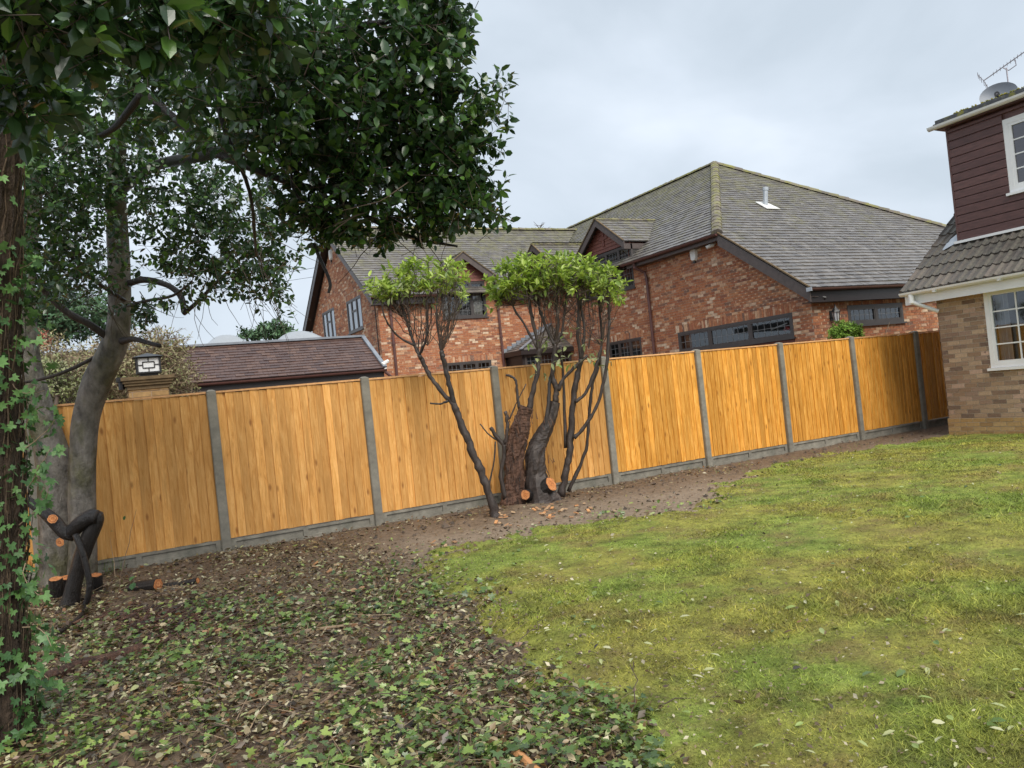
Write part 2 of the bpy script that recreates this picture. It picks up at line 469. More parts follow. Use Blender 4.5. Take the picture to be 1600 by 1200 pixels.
M['tile_brown'] = roof_material('tile_brown', [(0.085, 0.052, 0.045), (0.105, 0.062, 0.05), (0.07, 0.045, 0.042), (0.12, 0.072, 0.056)], 0.05, 1.0, 1.3, 0, 6, 0.30)
M['tile_roll'] = roof_material('tile_roll', [(0.070, 0.058, 0.048), (0.095, 0.08, 0.066), (0.048, 0.042, 0.038), (0.125, 0.10, 0.082)], 0.05, 0.80, 1.10, 2, 6, 0.5, (0.17, 0.165, 0.12))
M['tile_under'] = mat('tile_under', [(0.04, 0.035, 0.033)], 0.9)

def glass_material(name, tint, refl):
    m, t, bs, out = nodes(name)
    tr = N(t, 'ShaderNodeBsdfTransparent'); tr.inputs[0].default_value = (*tint, 1)
    gl = N(t, 'ShaderNodeBsdfGlossy', {'Roughness': 0.03})
    gl.inputs[0].default_value = (0.9, 0.95, 1.0, 1)
    fr = N(t, 'ShaderNodeFresnel', {'IOR': 1.5})
    ad = N(t, 'ShaderNodeMath', {1: refl}, operation='ADD')
    ad.use_clamp = True
    t.links.new(fr.outputs[0], ad.inputs[0])
    ms = N(t, 'ShaderNodeMixShader')
    t.links.new(ad.outputs[0], ms.inputs[0]); t.links.new(tr.outputs[0], ms.inputs[1]); t.links.new(gl.outputs[0], ms.inputs[2])
    t.links.new(ms.outputs[0], out.inputs[0])
    return m
M['glass'] = glass_material('glass', (0.75, 0.78, 0.80), 0.06)
M['glass_bright'] = glass_material('glass_bright', (0.8, 0.85, 0.88), 0.12)

# ------------------------------------------------------------------ ground
LAWN = np.array([(0.9, -20), (1.45, -9.2), (1.85, -7.7), (2.10, -6.9), (2.10, -6.1), (2.25, -5.2), (2.42, -4.3), (2.55, -2.95), (3.05, -2.6),
                 (4.1, -2.5), (5.14, -2.85), (5.95, -3.1), (6.6, -2.6), (7.48, -1.9), (8.8, -1.4), (10.4, -1.05), (12.05, -1.4), (13.3, -1.35), (30, -1.35), (30, -20)])
def lawn_sd(x, y):                                   # signed distance, positive on the lawn
    x = np.asarray(x, float); y = np.asarray(y, float)
    d = np.full(x.shape, 1e9); ins = np.zeros(x.shape, bool)
    n = len(LAWN)
    for i in range(n):
        ax, ay = LAWN[i]; bx, by = LAWN[(i + 1) % n]
        ex, ey = bx - ax, by - ay
        t = np.clip(((x - ax) * ex + (y - ay) * ey) / (ex * ex + ey * ey), 0, 1)
        d = np.minimum(d, np.hypot(x - ax - t * ex, y - ay - t * ey))
        c = ((ay > y) != (by > y))
        with np.errstate(divide='ignore', invalid='ignore'):
            ins ^= c & (x < (bx - ax) * (y - ay) / (by - ay if by != ay else 1e-9) + ax)
    return np.where(ins, d, -d)
def soil_z(x, y):
    near = np.clip(1.2 - np.hypot(np.asarray(x) - 4.0, np.asarray(y) + 4.0) / 16, 0, 1)
    rough = 0.022 * (fbm(x, y, 2.2, 3) - 0.5) * 2 + 0.014 * (fbm(x, y, 11, 9, 3) - 0.5) * 2
    rough = rough + np.clip((np.asarray(y) + 1.1) / .5, 0, 1) * (0.045 * (fbm(x, y, 5.5, 61, 3) - .5) + .012)
    mound = 0.05 * np.exp(-((np.asarray(x) - 4.9) ** 2 / 0.5 + (np.asarray(y) + 0.7) ** 2 / 0.25))
    lit = 0.035 * fbm(x, y, 1.1, 21) * np.clip((1.9 - np.asarray(x)) / 1.0, 0, 1)
    return (rough + mound + lit) * near - 0.012
def lawn_z(x, y):
    sd = lawn_sd(x, y)
    e = sd + 0.50 * (fbm(x, y, 2.6, 5) - 0.5) * 2 + 0.22 * (fbm(x, y, 13, 6, 2) - 0.5) * 2
    return 0.010 * (fbm(x, y, 3.1, 31) - 0.5) + 0.006 * fbm(x, y, 25, 37, 2) + np.clip(e * 0.16, -0.09, 0.02) + 0.006
def grid(name, xs, ys, zf, m):
    X, Y = np.meshgrid(xs, ys)
    V = np.stack([X.ravel(), Y.ravel(), zf(X, Y).ravel()], 1)
    nx, ny = len(xs), len(ys)
    i = (np.arange(ny - 1)[:, None] * nx + np.arange(nx - 1)[None]).ravel()
    return npmesh(name, V, np.stack([i, i + 1, i + nx + 1, i + nx], 1), None, m, smooth=True)
def axis(a, b, st, lo, hi):
    l = [a - 0.5 * 1.7 ** k for k in range(18) if a - 0.5 * 1.7 ** k > lo][::-1]
    h = [b + 0.5 * 1.7 ** k for k in range(18) if b + 0.5 * 1.7 ** k < hi]
    return np.array([lo] + l + list(np.arange(a, b + st / 2, st)) + h + [hi])

def soil_material():
    m, t, bs, out = nodes('soil')
    n1 = noise(t, 0.9, 6, 0.65, coord='Object')
    n2 = noise(t, 14, 6, 0.7)
    col = ramp(t, [(0.30, (0.050, 0.032, 0.019)), (0.50, (0.120, 0.080, 0.048)), (0.68, (0.22, 0.155, 0.10))], n2)
    col = mixc(t, maprange(t, n1, 0.40, 0.62, 0, 0.5), col, (0.17, 0.118, 0.076))
    # the trodden strip along the lawn is paler and smoother
    geo = N(t, 'ShaderNodeNewGeometry'); sx = N(t, 'ShaderNodeSeparateXYZ'); t.links.new(geo.outputs['Position'], sx.inputs[0])
    a = maprange(t, sx.outputs[1], -0.7, -1.7, 0, 1); b = maprange(t, sx.outputs[0], 2.0, 3.0, 0, 1)
    mu = N(t, 'ShaderNodeMath', operation='MULTIPLY'); t.links.new(a, mu.inputs[0]); t.links.new(b, mu.inputs[1])
    m2 = N(t, 'ShaderNodeMath', operation='MULTIPLY'); t.links.new(mu.outputs[0], m2.inputs[0])
    t.links.new(maprange(t, n1, 0.25, 0.6, 0.5, 0.95), m2.inputs[1])
    pale = ramp(t, [(0.3, (0.20, 0.148, 0.102)), (0.7, (0.32, 0.245, 0.175))], n2)
    col = mixc(t, m2.outputs[0], col, pale)
    t.links.new(col, bs.inputs['Base Color'])
    t.links.new(maprange(t, n1, 0.3, 0.7, 0.55, 0.9), bs.inputs['Roughness'])
    bump(t, bs, noise(t, 45, 6, 0.7), 0.9, 0.02)
    return m
def grass_color(t, sep):
    """mossy turf: olive-yellow moss, green grass and brown thatch in patches"""
    n1 = noise(t, 0.75, 5, 0.6); n2 = noise(t, 3.4, 8, 0.78); n3 = noise(t, 1.6, 6, 0.7, stretch=(1, 1.2, 1)); n4 = noise(t, 19, 5, 0.75)
    moss = ramp(t, [(0.36, (0.155, 0.142, 0.038)), (0.5, (0.285, 0.280, 0.060)), (0.62, (0.41, 0.39, 0.085))], n2)
    green = ramp(t, [(0.36, (0.115, 0.160, 0.032)), (0.5, (0.215, 0.285, 0.055)), (0.64, (0.30, 0.38, 0.085))], n2)
    col = mixc(t, maprange(t, n1, 0.43, 0.60, 0, 0.9), moss, green)
    col = mixc(t, maprange(t, n3, 0.50, 0.66, 0, 0.75), col, (0.25, 0.185, 0.075))
    return mixc(t, maprange(t, n4, 0.54, 0.68, 0, 0.6), col, (0.13, 0.105, 0.040)), n2
def lawn_material():
    m, t, bs, out = nodes('lawn')
    col, n2 = grass_color(t, None)
    f = noise(t, 55, 5, 0.7)
    vm = N(t, 'ShaderNodeVectorMath', operation='SCALE')
    t.links.new(col, vm.inputs[0]); t.links.new(maprange(t, f, 0.3, 0.7, 0.62, 1.25), vm.inputs['Scale'])
    t.links.new(vm.outputs[0], bs.inputs['Base Color'])
    setp(bs, Roughness=0.85)
    bs.inputs['Specular IOR Level'].default_value = 0.2
    bump(t, bs, noise(t, 90, 5, 0.75), 1.0, 0.015)
    return m
def grass_material():
    m, t, bs, out = nodes('grass_blade')
    col, n2 = grass_color(t, None)
    rv = rndval(t)
    tint = ramp(t, [(0.0, (0.45, 0.45, 0.5)), (0.4, (0.95, 1.0, 0.9)), (0.8, (1.3, 1.35, 1.15)), (1.0, (1.9, 1.7, 1.6))], rv)
    c = mixc(t, 1.0, col, tint, 'MULTIPLY')
    t.links.new(c, bs.inputs['Base Color'])
    setp(bs, Roughness=0.6)
    bs.inputs['Specular IOR Level'].default_value = 0.3
    tr = N(t, 'ShaderNodeBsdfTranslucent'); t.links.new(c, tr.inputs[0])
    ms = N(t, 'ShaderNodeMixShader', {0: 0.25})
    t.links.new(bs.outputs[0], ms.inputs[1]); t.links.new(tr.outputs[0], ms.inputs[2]); t.links.new(ms.outputs[0], out.inputs[0])
    return m
M['soil'] = soil_material(); M['lawn'] = lawn_material(); M['grass'] = grass_material()
ground = grid('ground', axis(-2.2, 13.4, 0.05, -500, 500), axis(-9.4, 0.3, 0.05, -500, 500), soil_z, M['soil'])
tag(ground, 'brown bare soil along the fence and under the trees', 'ground', kind='structure')
lawn = grid('lawn', np.concatenate([np.arange(0.9, 13.2, 0.05), np.arange(13.4, 30, 0.8)]), np.concatenate([np.arange(-20, -10, 0.5), np.arange(-10, -0.6, 0.05)]), lawn_z, M['lawn'])
tag(lawn, 'yellow-green mossy lawn strewn with leaves', 'lawn', kind='structure')

def polar_points(n, r0, r1, power, half=0.80):
    u = rng.random(n)
    r = (r0 ** power + u * (r1 ** power - r0 ** power)) ** (1 / power)
    th = math.atan2(FWD[0], FWD[1]) + rng.uniform(-half, half, n)
    return CAM[0] + r * np.sin(th), CAM[1] + r * np.cos(th), r
x, y, r = polar_points(760000, 2.6, 15.5, 0.75, 0.72)
sd = lawn_sd(x, y) + 0.38 * (fbm(x, y, 2.6, 5) - 0.5) * 2
thin = fbm(x, y, 1.4, 77)
keep = (sd > rng.uniform(-0.25, 0.25, len(x))) & (x < 13.05) & (rng.random(len(x)) < np.clip(0.25 + 2.0 * (thin - 0.3), 0.15, 1))
x, y, r, thin = x[keep], y[keep], r[keep], thin[keep]
n = len(x)
z = np.maximum(lawn_z(x, y), soil_z(x, y)) - 0.004
hgt = rng.gamma(3.0, 0.0034, n) * (0.6 + 1.5 * np.clip(thin - 0.38, 0, 0.5) * 2) + 0.006
wid = (0.0012 + 0.00045 * r) * rng.uniform(0.7, 1.4, n)
az = rng.uniform(0, 2 * math.pi, n); lean = rng.uniform(0.4, 2.4, n) * hgt; az2 = rng.uniform(0, 2 * math.pi, n)
V = np.empty((n, 3, 3))
V[:, 0] = np.stack([x - wid * np.cos(az), y - wid * np.sin(az), z], 1)
V[:, 1] = np.stack([x + wid * np.cos(az), y + wid * np.sin(az), z], 1)
V[:, 2] = np.stack([x + lean * np.cos(az2), y + lean * np.sin(az2), z + hgt], 1)
grass = npmesh('grass', V.reshape(-1, 3), np.arange(3 * n).reshape(-1, 3), rng.random(n), M['grass'])
tag(grass, 'short mossy grass blades covering the lawn', 'grass', kind='stuff')

# ------------------------------------------------------------------ leaf templates and scattering
def leaf_oval(wd=0.27, fold=0.06, curl=-0.10):
    v = [(0, 0, 0), (0.30, wd * 0.92, fold), (0.30, 0, 0), (0.30, -wd * 0.92, fold), (0.68, wd * 0.85, fold * 0.8 + curl * 0.4), (0.68, 0, curl * 0.4),
         (0.68, -wd * 0.85, fold * 0.8 + curl * 0.4), (1, 0, curl)]
    f = [(0, 2, 1), (0, 3, 2), (1, 2, 5), (1, 5, 4), (2, 3, 6), (2, 6, 5), (4, 5, 7), (5, 6, 7)]
    return np.array(v), np.array(f)
def leaf_ivy():
    ang = [180, 140, 100, 72, 40, 20, 0, -20, -40, -72, -100, -140]
    rad = [0.10, 0.46, 0.60, 0.36, 0.66, 0.42, 0.82, 0.42, 0.66, 0.36, 0.60, 0.46]
    v = [(0.35, 0, 0)] + [(0.35 + q * math.cos(R(a)), q * math.sin(R(a)), 0.06 * (1 - abs(abs(a) - 60) / 120)) for a, q in zip(ang, rad)]
    v = np.array(v) * (0.72, 0.72, 1)
    f = [(0, i, i % 12 + 1) for i in range(1, 13)]
    return v, np.array(f)
def leaf_scrap():
    v = [(0, 0, 0), (0.5, 0.28, 0.10), (1, 0.05, 0.0), (0.55, -0.25, 0.02)]
    return np.array(v), np.array([(0, 2, 1), (0, 3, 2)])
OVAL, NARROW, IVY, SCRAP = leaf_oval(), leaf_oval(0.19, 0.05, -0.16), leaf_ivy(), leaf_scrap()

def frames(d, nrm):
    """rows: length axis d, width axis, normal"""
    d = d / (np.linalg.norm(d, axis=1, keepdims=True) + 1e-9)
    wv = np.cross(nrm, d); wv /= (np.linalg.norm(wv, axis=1, keepdims=True) + 1e-9)
    return np.stack([d, wv, np.cross(d, wv)], 1)
def place(tpl, pos, fr, size):
    v, f = tpl
    n, k = len(pos), len(v)
    W = np.einsum('kc,ncd->nkd', v, fr) * size[:, None, None] + pos[:, None]
    F = f[None] + (np.arange(n) * k)[:, None, None]
    return W.reshape(-1, 3), F.reshape(-1, 3)
def scatter(name, tpl, pos, fr, size, m, parent=None, singles=0, single_name='leaf', label=None):
    """leaves as one mesh; the ones that show largest become objects of their own under the same parent"""
    n = len(pos)
    rn = rng.random(n)
    idx = np.arange(n)
    if singles:
        d = (pos - CAM) @ FWD
        u_ = (pos - CAM) @ RGT / d * FPX + 800; v_ = 600 - (pos - CAM) @ UPV / d * FPX
        vis = (u_ > 0) & (u_ < 1600) & (v_ > 0) & (v_ < 1200) & (d > 0.3)
        area = size / d * (0.25 + np.abs(np.einsum('ij,ij->i', fr[:, 2], (pos - CAM) / np.linalg.norm(pos - CAM, axis=1, keepdims=True))))
        order = np.argsort(-np.where(vis, area, 0))[:min(singles, n)]
        me = bpy.data.meshes.new(single_name)
        me.from_pydata([tuple(q) for q in tpl[0]], [], [tuple(int(i) for i in q) for q in tpl[1]])
        me.materials.append(m)
        po = ORG[parent] if parent is not None else np.zeros(3)
        for i in order:
            o = bpy.data.objects.new(single_name, me)
            C.objects.link(o)
            if parent is not None: o.parent = parent
            a = fr[i] * size[i]; q = pos[i] - po
            o.matrix_basis = Matrix(((a[0][0], a[1][0], a[2][0], q[0]), (a[0][1], a[1][1], a[2][1], q[1]), (a[0][2], a[1][2], a[2][2], q[2]), (0, 0, 0, 1)))
        idx = np.setdiff1d(idx, order)
    if len(idx) == 0: return None
    V, F = place(tpl, pos[idx], fr[idx], size[idx])
    o = npmesh(name, V, F, np.repeat(rn[idx], len(tpl[1])), m, parent)
    if singles or parent is not None: o['kind'] = 'stuff'
    return o
def rand_dir(n):
    v = rng.normal(size=(n, 3))
    return v / np.linalg.norm(v, axis=1, keepdims=True)
# ------------------------------------------------------------------ timber fence with concrete posts
fence = empty('timber_fence', (1.135, 0, 0), 'new orange-brown featheredge timber fence with concrete posts and gravel boards', 'fence')
SP, X1 = 1.88, 1.135
posts = [X1 + SP * i for i in range(-2, 9)]
TOP = 1.915
pm = MB()
wp, dp = 0.054, 0.066
pm.hexa([(-wp, -dp, -0.12), (wp, -dp, -0.12), (wp, dp, -0.12), (-wp, dp, -0.12), (-wp, -dp, 1.925), (wp, -dp, 1.925), (wp, dp, 1.925), (-wp, dp, 1.925)], 0)
pm.add([(-wp, -dp, 1.9252), (wp, -dp, 1.9252), (wp, dp, 1.9252), (-wp, dp, 1.9252), (-0.02, -0.02, 1.947), (0.02, -0.02, 1.947), (0.02, 0.02, 1.947), (-0.02, 0.02, 1.947)],
       [(0, 1, 5, 4), (1, 2, 6, 5), (2, 3, 7, 6), (3, 0, 4, 7), (4, 5, 6, 7)], 0)
post_me = None
for i, x in enumerate(posts):
    if post_me is None:
        po = pm.build('concrete_post', M['concrete'], None)
        post_me = po.data
        bpy.data.objects.remove(po)
        bmx = bmesh.new(); bmx.from_mesh(post_me)
        bmesh.ops.bevel(bmx, geom=[e for e in bmx.edges if abs(e.verts[0].co.z - e.verts[1].co.z) > 1], offset=0.008, segments=2, affect='EDGES')
        bmx.to_mesh(post_me); bmx.free()
    o = link('concrete_post', post_me, fence, (x, -0.01, random.uniform(-0.006, 0.006)))
    o.rotation_euler = (random.uniform(-.004, .004), random.uniform(-.006, .006), random.uniform(-.02, .02))
GB = MB()                                            # gravel board: slab with two sunk panels and a middle rib
g0, g1 = -0.885, 0.885
GB.box(g0, g1, -0.008, 0.02, -0.12, 0.152, 0)
GB.box(g0, g1, -0.028, -0.0082, 0.118, 0.150, 0)
GB.box(g0, g1, -0.034, -0.0082, -0.12, 0.035, 0)
for a in (-0.885, -0.03, 0.825):
    GB.box(a, a + 0.06, -0.0275, -0.0084, 0.0352, 0.1178, 0)
gb_me = None
PB = 0.155                                           # foot of the timber panels
def board_mesh(name, wd, h, m):
    b = MB()                                         # featheredge: thick edge on the left, thin on the right
    b.hexa([(0, -0.032, 0), (wd, -0.020, 0), (wd, -0.015, 0), (0, -0.014, 0), (0, -0.032, h), (wd, -0.020, h), (wd, -0.015, h), (0, -0.014, h)], 0)
    o = b.build(name, m)
    me = o.data
    bpy.data.objects.remove(o)
    return me
BM = {k: [board_mesh('board', 0.118, TOP - 0.02 - PB - d, M[k]) for d in (0, 0.004, 0.008)] for k in ('board_tan', 'board_orange')}
for i in range(len(posts) - 1):
    xm = (posts[i] + posts[i + 1]) / 2
    if gb_me is None:
        o = GB.build('gravel_board', M['concrete'], None); gb_me = o.data; bpy.data.objects.remove(o)
    link('gravel_board', gb_me, fence, (xm, 0.0, random.uniform(-0.01, 0.008)))
    kind = 'board_tan' if i < 5 else 'board_orange'
    xa, xb = posts[i] + 0.045, posts[i + 1] - 0.045
    pn = MB()                                        # the panel's own frame: rails behind, end battens
    for zr in (0.30, 0.95, 1.60): pn.box(xa, xb, 0.0, 0.032, zr, zr + 0.06)
    pn.box(xa, xa + 0.035, -0.012, 0.030, PB, TOP - 0.02); pn.box(xb - 0.035, xb, -0.012, 0.030, PB, TOP - 0.02)
    panel = pn.build('fence_panel', M[kind], fence, loc=(xm, 0, 0))
    cp = MB(); cp.box(xa, xb, -0.042, 0.028, TOP - 0.018, TOP + 0.004)
    cp.build('capping', M['cap_timber'], panel)
    nb = 18
    w_ = (xb - xa - 0.018) / nb
    for k in range(nb):
        x_ = xa + k * w_ + random.uniform(-0.006, 0.006)
        b = link('board', random.choice(BM[kind]), panel, (x_, random.uniform(-0.003, 0.003), PB + random.uniform(-0.002, 0.006)))
        b.rotation_euler = (0, random.uniform(-0.0025, 0.0025), random.uniform(-0.02, 0.02))
        b.scale = (w_ / 0.100 * random.uniform(0.97, 1.05), 1, 1)

# ------------------------------------------------------------------ brickwork
def brick_wall(parent, name, B, shape, z0, z1, openings, mbrick, mmortar, singles, zshow=0.0, soldiers=(), proud=0.007, start=0.0):
    """shape(z) -> (a0, a1) at that height. openings: (a0, a1, z0, z1). Returns the wall object (mortar bed) carrying bricks as children."""
    mort = MB(); full = []; cut = []
    holes = list(openings) + list(soldiers)
    zc = z0; row = 0
    while zc < z1 - 0.02:
        zt = min(zc + 0.075, z1)
        mid = (zc + zt) / 2
        lo, hi = shape(mid)
        def minus(hs):
            iv = [(lo, hi)]
            for (a0, a1, b0, b1) in hs:
                if b0 - 0.001 < mid < b1 + 0.001:
                    nw = []
                    for (p, q) in iv:
                        if a0 > p: nw.append((p, min(q, a0)))
                        if a1 < q: nw.append((max(p, a1), q))
                    iv = [(p, q) for p, q in nw if q - p > 0.01]
            return iv
        for p, q in minus(openings):
            mort.add([B.pt(p, zc), B.pt(q, zc), B.pt(q, zt), B.pt(p, zt)], [(0, 1, 2, 3)], 0)
        for p, q in minus(holes):
            a = start + math.floor((p - start) / 0.225 - 1) * 0.225 + (0.1125 if row % 2 else 0)
            while a < q:
                s0, s1 = max(a, p), min(a + 0.215, q)
                if s1 - s0 > 0.03:
                    (full if s1 - s0 > 0.2149 else cut).append((s0, s1, zc + 0.005, zc + 0.070))
                a += 0.225
        zc = zt; row += 1
    for (a0, a1, b0, b1) in soldiers:
        a = a0
        while a < a1 - 0.03:
            cut.append((a + 0.005, min(a + 0.070, a1), b0 + 0.005, b1 - 0.005)); a += 0.075
    wall = mort.build(name, mmortar, parent)
    def dist(b):
        p_ = B.pt((b[0] + b[1]) / 2, b[2]); v = p_ - CAM; d = v @ FWD
        px = 800 + FPX * (v @ RGT) / d
        if b[2] < zshow or px > 1600 or px < 0: return 1e3 + d
        return d
    full.sort(key=dist)
    me = None
    for b in full[:singles]:
        if me is None:
            mb = MB()
            B0 = Basis((0, 0, 0), B.u, B.n)
            mb.bb(B0, 0, 0.215, 0, 0.065, -0.01, proud, 0)
            o = mb.build('brick', mbrick); me = o.data; bpy.data.objects.remove(o)
        link('brick', me, wall, B.pt(b[0], b[2], random.uniform(-0.002, 0.002)))
    rest = full[singles:] + cut
    if rest:
        mb = MB()
        for (a0, a1, b0, b1) in rest:
            d = proud + random.uniform(-0.002, 0.002)
            p = [B.pt(a0, b0, 0), B.pt(a1, b0, 0), B.pt(a1, b1, 0), B.pt(a0, b1, 0), B.pt(a0, b0, d), B.pt(a1, b0, d), B.pt(a1, b1, d), B.pt(a0, b1, d)]
            mb.add(p, [(4, 5, 6, 7), (0, 1, 5, 4), (1, 2, 6, 5), (2, 3, 7, 6), (3, 0, 4, 7)])
        tag(mb.build('brickwork', mbrick, wall), kind='stuff')
    return wall

def window(parent, B, a0, a1, z0, z1, lights, mframe, fw=0.055, transom=None, lattice=None, bars=None, curtain=None, blind=None, depth=0.05, sill=True,
           glass='glass', mbar=None, room=0.45, name='window'):
    """lights: list of light edges as fractions. transom: {light index: height fraction}"""
    f = MB(); d0, d1 = -depth, 0.012
    f.bb(B, a0, a1, z0, z0 + fw, d0, d1); f.bb(B, a0, a1, z1 - fw, z1, d0, d1)
    f.bb(B, a0, a0 + fw, z0 + fw, z1 - fw, d0, d1 - 0.001); f.bb(B, a1 - fw, a1, z0 + fw, z1 - fw, d0, d1 - 0.001)
    W = a1 - a0; H = z1 - z0
    for l in lights[1:-1]:
        c = a0 + W * l
        f.bb(B, c - fw * 0.5, c + fw * 0.5, z0 + fw, z1 - fw, d0, d1 - 0.002)
    fr = f.build(name, mframe, parent)
    for i in range(len(lights) - 1):
        l0 = a0 + W * lights[i] + (fw if i == 0 else fw * 0.5); l1 = a0 + W * lights[i + 1] - (fw if i == len(lights) - 2 else fw * 0.5)
        zz = [z0 + fw, z1 - fw]
        c = MB(); cw = fw * 0.55                     # casement
        c.bb(B, l0, l1, zz[0], zz[0] + cw, d0 + 0.01, d1 - 0.006); c.bb(B, l0, l1, zz[1] - cw, zz[1], d0 + 0.01, d1 - 0.006)
        c.bb(B, l0, l0 + cw, zz[0] + cw, zz[1] - cw, d0 + 0.01, d1 - 0.007); c.bb(B, l1 - cw, l1, zz[0] + cw, zz[1] - cw, d0 + 0.01, d1 - 0.007)
        if transom and i in transom:
            t_ = z0 + H * transom[i]
            c.bb(B, l0, l1, t_ - cw, t_ + cw, d0 + 0.01, d1 - 0.005)
        c.build('casement', mframe, fr)
        g = MB(); g.add([B.pt(l0, zz[0], -0.02), B.pt(l1, zz[0], -0.02), B.pt(l1, zz[1], -0.02), B.pt(l0, zz[1], -0.02)], [(0, 1, 2, 3) if np.cross(B.u, (0, 0, 1)) @ B.n > 0 else (3, 2, 1, 0)], 0)
        g.build('pane', M[glass], fr)
        if lattice:
            k = MB()
            na = max(1, round((l1 - l0) / lattice[0])); nz = max(1, round((zz[1] - zz[0]) / lattice[1]))
            for q in range(1, na): k.bb(B, l0 + (l1 - l0) * q / na - 0.006, l0 + (l1 - l0) * q / na + 0.006, zz[0], zz[1], -0.022, -0.014)
            for q in range(1, nz): k.bb(B, l0, l1, zz[0] + (zz[1] - zz[0]) * q / nz - 0.006, zz[0] + (zz[1] - zz[0]) * q / nz + 0.006, -0.0215, -0.0145)
            if k.n: k.build('leading', M['leading'], fr)
        if bars:
            k = MB()
            for q in range(1, bars[0]):
                c_ = l0 + cw + (l1 - l0 - 2 * cw) * q / bars[0]; k.bb(B, c_ - 0.011, c_ + 0.011, zz[0] + cw, zz[1] - cw, -0.03, -0.008)
            for q in range(1, bars[1]):
                c_ = zz[0] + cw + (zz[1] - zz[0] - 2 * cw) * q / bars[1]; k.bb(B, l0 + cw, l1 - cw, c_ - 0.011, c_ + 0.011, -0.032, -0.009)
            k.build('glazing_bar', mbar or mframe, fr)
    rm = MB()                                        # dark room behind
    rm.add([B.pt(a0 + .02, z0 + .02, -room), B.pt(a1 - .02, z0 + .02, -room), B.pt(a1 - .02, z1 - .02, -room), B.pt(a0 + .02, z1 - .02, -room),
            B.pt(a0 + .02, z0 + .02, -.03), B.pt(a1 - .02, z0 + .02, -.03), B.pt(a1 - .02, z1 - .02, -.03), B.pt(a0 + .02, z1 - .02, -.03)],
           [(0, 1, 2, 3), (0, 1, 5, 4), (1, 2, 6, 5), (2, 3, 7, 6), (3, 0, 4, 7)], 0.5)
    rm.build('room', M['room_dark'], fr)
    for (c0, c1, m) in (curtain or []):
        cm = MB(); k = 28
        vs = []
        for j in range(k + 1):
            t_ = c0 + (c1 - c0) * j / k
            dd = -0.16 + 0.025 * math.sin(j * 1.9) + 0.012 * math.sin(j * 0.7)
            for zz_ in (z0 + 0.03, z1 - 0.03): vs.append(B.pt(a0 + W * t_, zz_, dd))
        cm.add(vs, [(2 * j, 2 * j + 2, 2 * j + 3, 2 * j + 1) for j in range(k)], 0.4)
        cm.build('curtain', m, fr)
    if blind:
        bl = MB(); bl.add([B.pt(a0 + .05, z0 + .05, -0.09), B.pt(a1 - .05, z0 + .05, -0.09), B.pt(a1 - .05, z1 - .05, -0.09), B.pt(a0 + .05, z1 - .05, -0.09)], [(0, 1, 2, 3)], 0.3)
        bl.build('blind', blind, fr)
    if sill:
        s = MB(); s.bb(B, a0 - 0.04, a1 + 0.04, z0 - 0.045, z0 - 0.002, -0.03, 0.06); s.build('sill', mframe, fr)
    return fr

# ------------------------------------------------------------------ roofs
def roof_plane(parent, name, poly, m, gauge=0.2, wid=0.21, thick=0.02, tile_name='roof_tiles', under=0.03):
    """poly: 3-D corners, the first two along the eave. Tiles are laid in courses, clipped to the outline."""
    P = [np.array(q, float) for q in poly]
    e = unit(P[1] - P[0]); n = unit(np.cross(e, P[-1] - P[0]))
    if n[2] < 0: n = -n
    s = unit(np.cross(n, e))
    if s[2] < 0: s = -s
    ab = [((q - P[0]) @ e, (q - P[0]) @ s) for q in P]
    u = MB(); u.add([q - n * under for q in P], [tuple(range(len(P)))], 0)
    o = u.build(name, M['tile_under'], parent)
    t = MB()
    bmax = max(b for a, b in ab); nrow = int(math.ceil(bmax / gauge))
    for j in range(nrow):
        b0 = j * gauge; bm = min(b0 + gauge * 0.5, bmax - 0.01)
        xs = []
        for i in range(len(ab)):
            (a1, c1), (a2, c2) = ab[i], ab[(i + 1) % len(ab)]
            if (c1 > bm) != (c2 > bm): xs.append(a1 + (a2 - a1) * (bm - c1) / (c2 - c1))
        if len(xs) < 2: continue
        lo, hi = min(xs), max(xs)
        a = lo - (wid * 0.5 if j % 2 else 0) - random.random() * 0.004
        while a < hi:
            q0, q1 = max(a + 0.002, lo), min(a + wid - 0.002, hi)
            if q1 - q0 > 0.02:
                h = thick + random.uniform(-0.004, 0.006); tl = random.uniform(-0.004, 0.004)
                g = P[0] + e * q0 + s * b0; k = P[0] + e * q1 + s * b0; up = s * (gauge * 1.08)
                t.add([g + n * (h - tl), k + n * (h + tl), k + up + n * 0.001, g + up + n * 0.001, g - n * 0.012, k - n * 0.012, g + up * 0.9 - n * 0.01, k + up * 0.9 - n * 0.01],
                      [(0, 1, 2, 3), (4, 5, 1, 0), (4, 0, 3, 6), (5, 7, 2, 1)])
            a += wid
    tag(t.build(tile_name, m, o), kind='stuff')
    return o
def caps(parent, name, a, b, m, w=0.13, step=0.33, rnd=True):
    """half-round ridge or hip tiles between two points, each slightly lapped"""
    a = np.array(a, float); b = np.array(b, float)
    d = b - a; Ln = np.linalg.norm(d); d = d / Ln
    sx = unit(np.cross(d, (0, 0, 1))); up = unit(np.cross(sx, d))
    t = MB(); k = int(Ln / step)
    for i in range(k):
        p0 = a + d * (i * Ln / k); p1 = a + d * ((i + 1.06) * Ln / k)
        r0, r1 = w * random.uniform(1.0, 1.12), w * 0.92
        vs = []
        for p, r in ((p0, r0), (p1, r1)):
            for q in range(6):
                th = math.pi * q / 5
                vs.append(p + sx * math.cos(th) * r + up * (math.sin(th) * r * 0.72 - 0.04 + random.uniform(-.008, .008)))
        t.add(vs, [(q, q + 1, q + 7, q + 6) for q in range(5)] + [tuple(range(6)), tuple(range(11, 5, -1))])
    return t.build(name, m, parent)
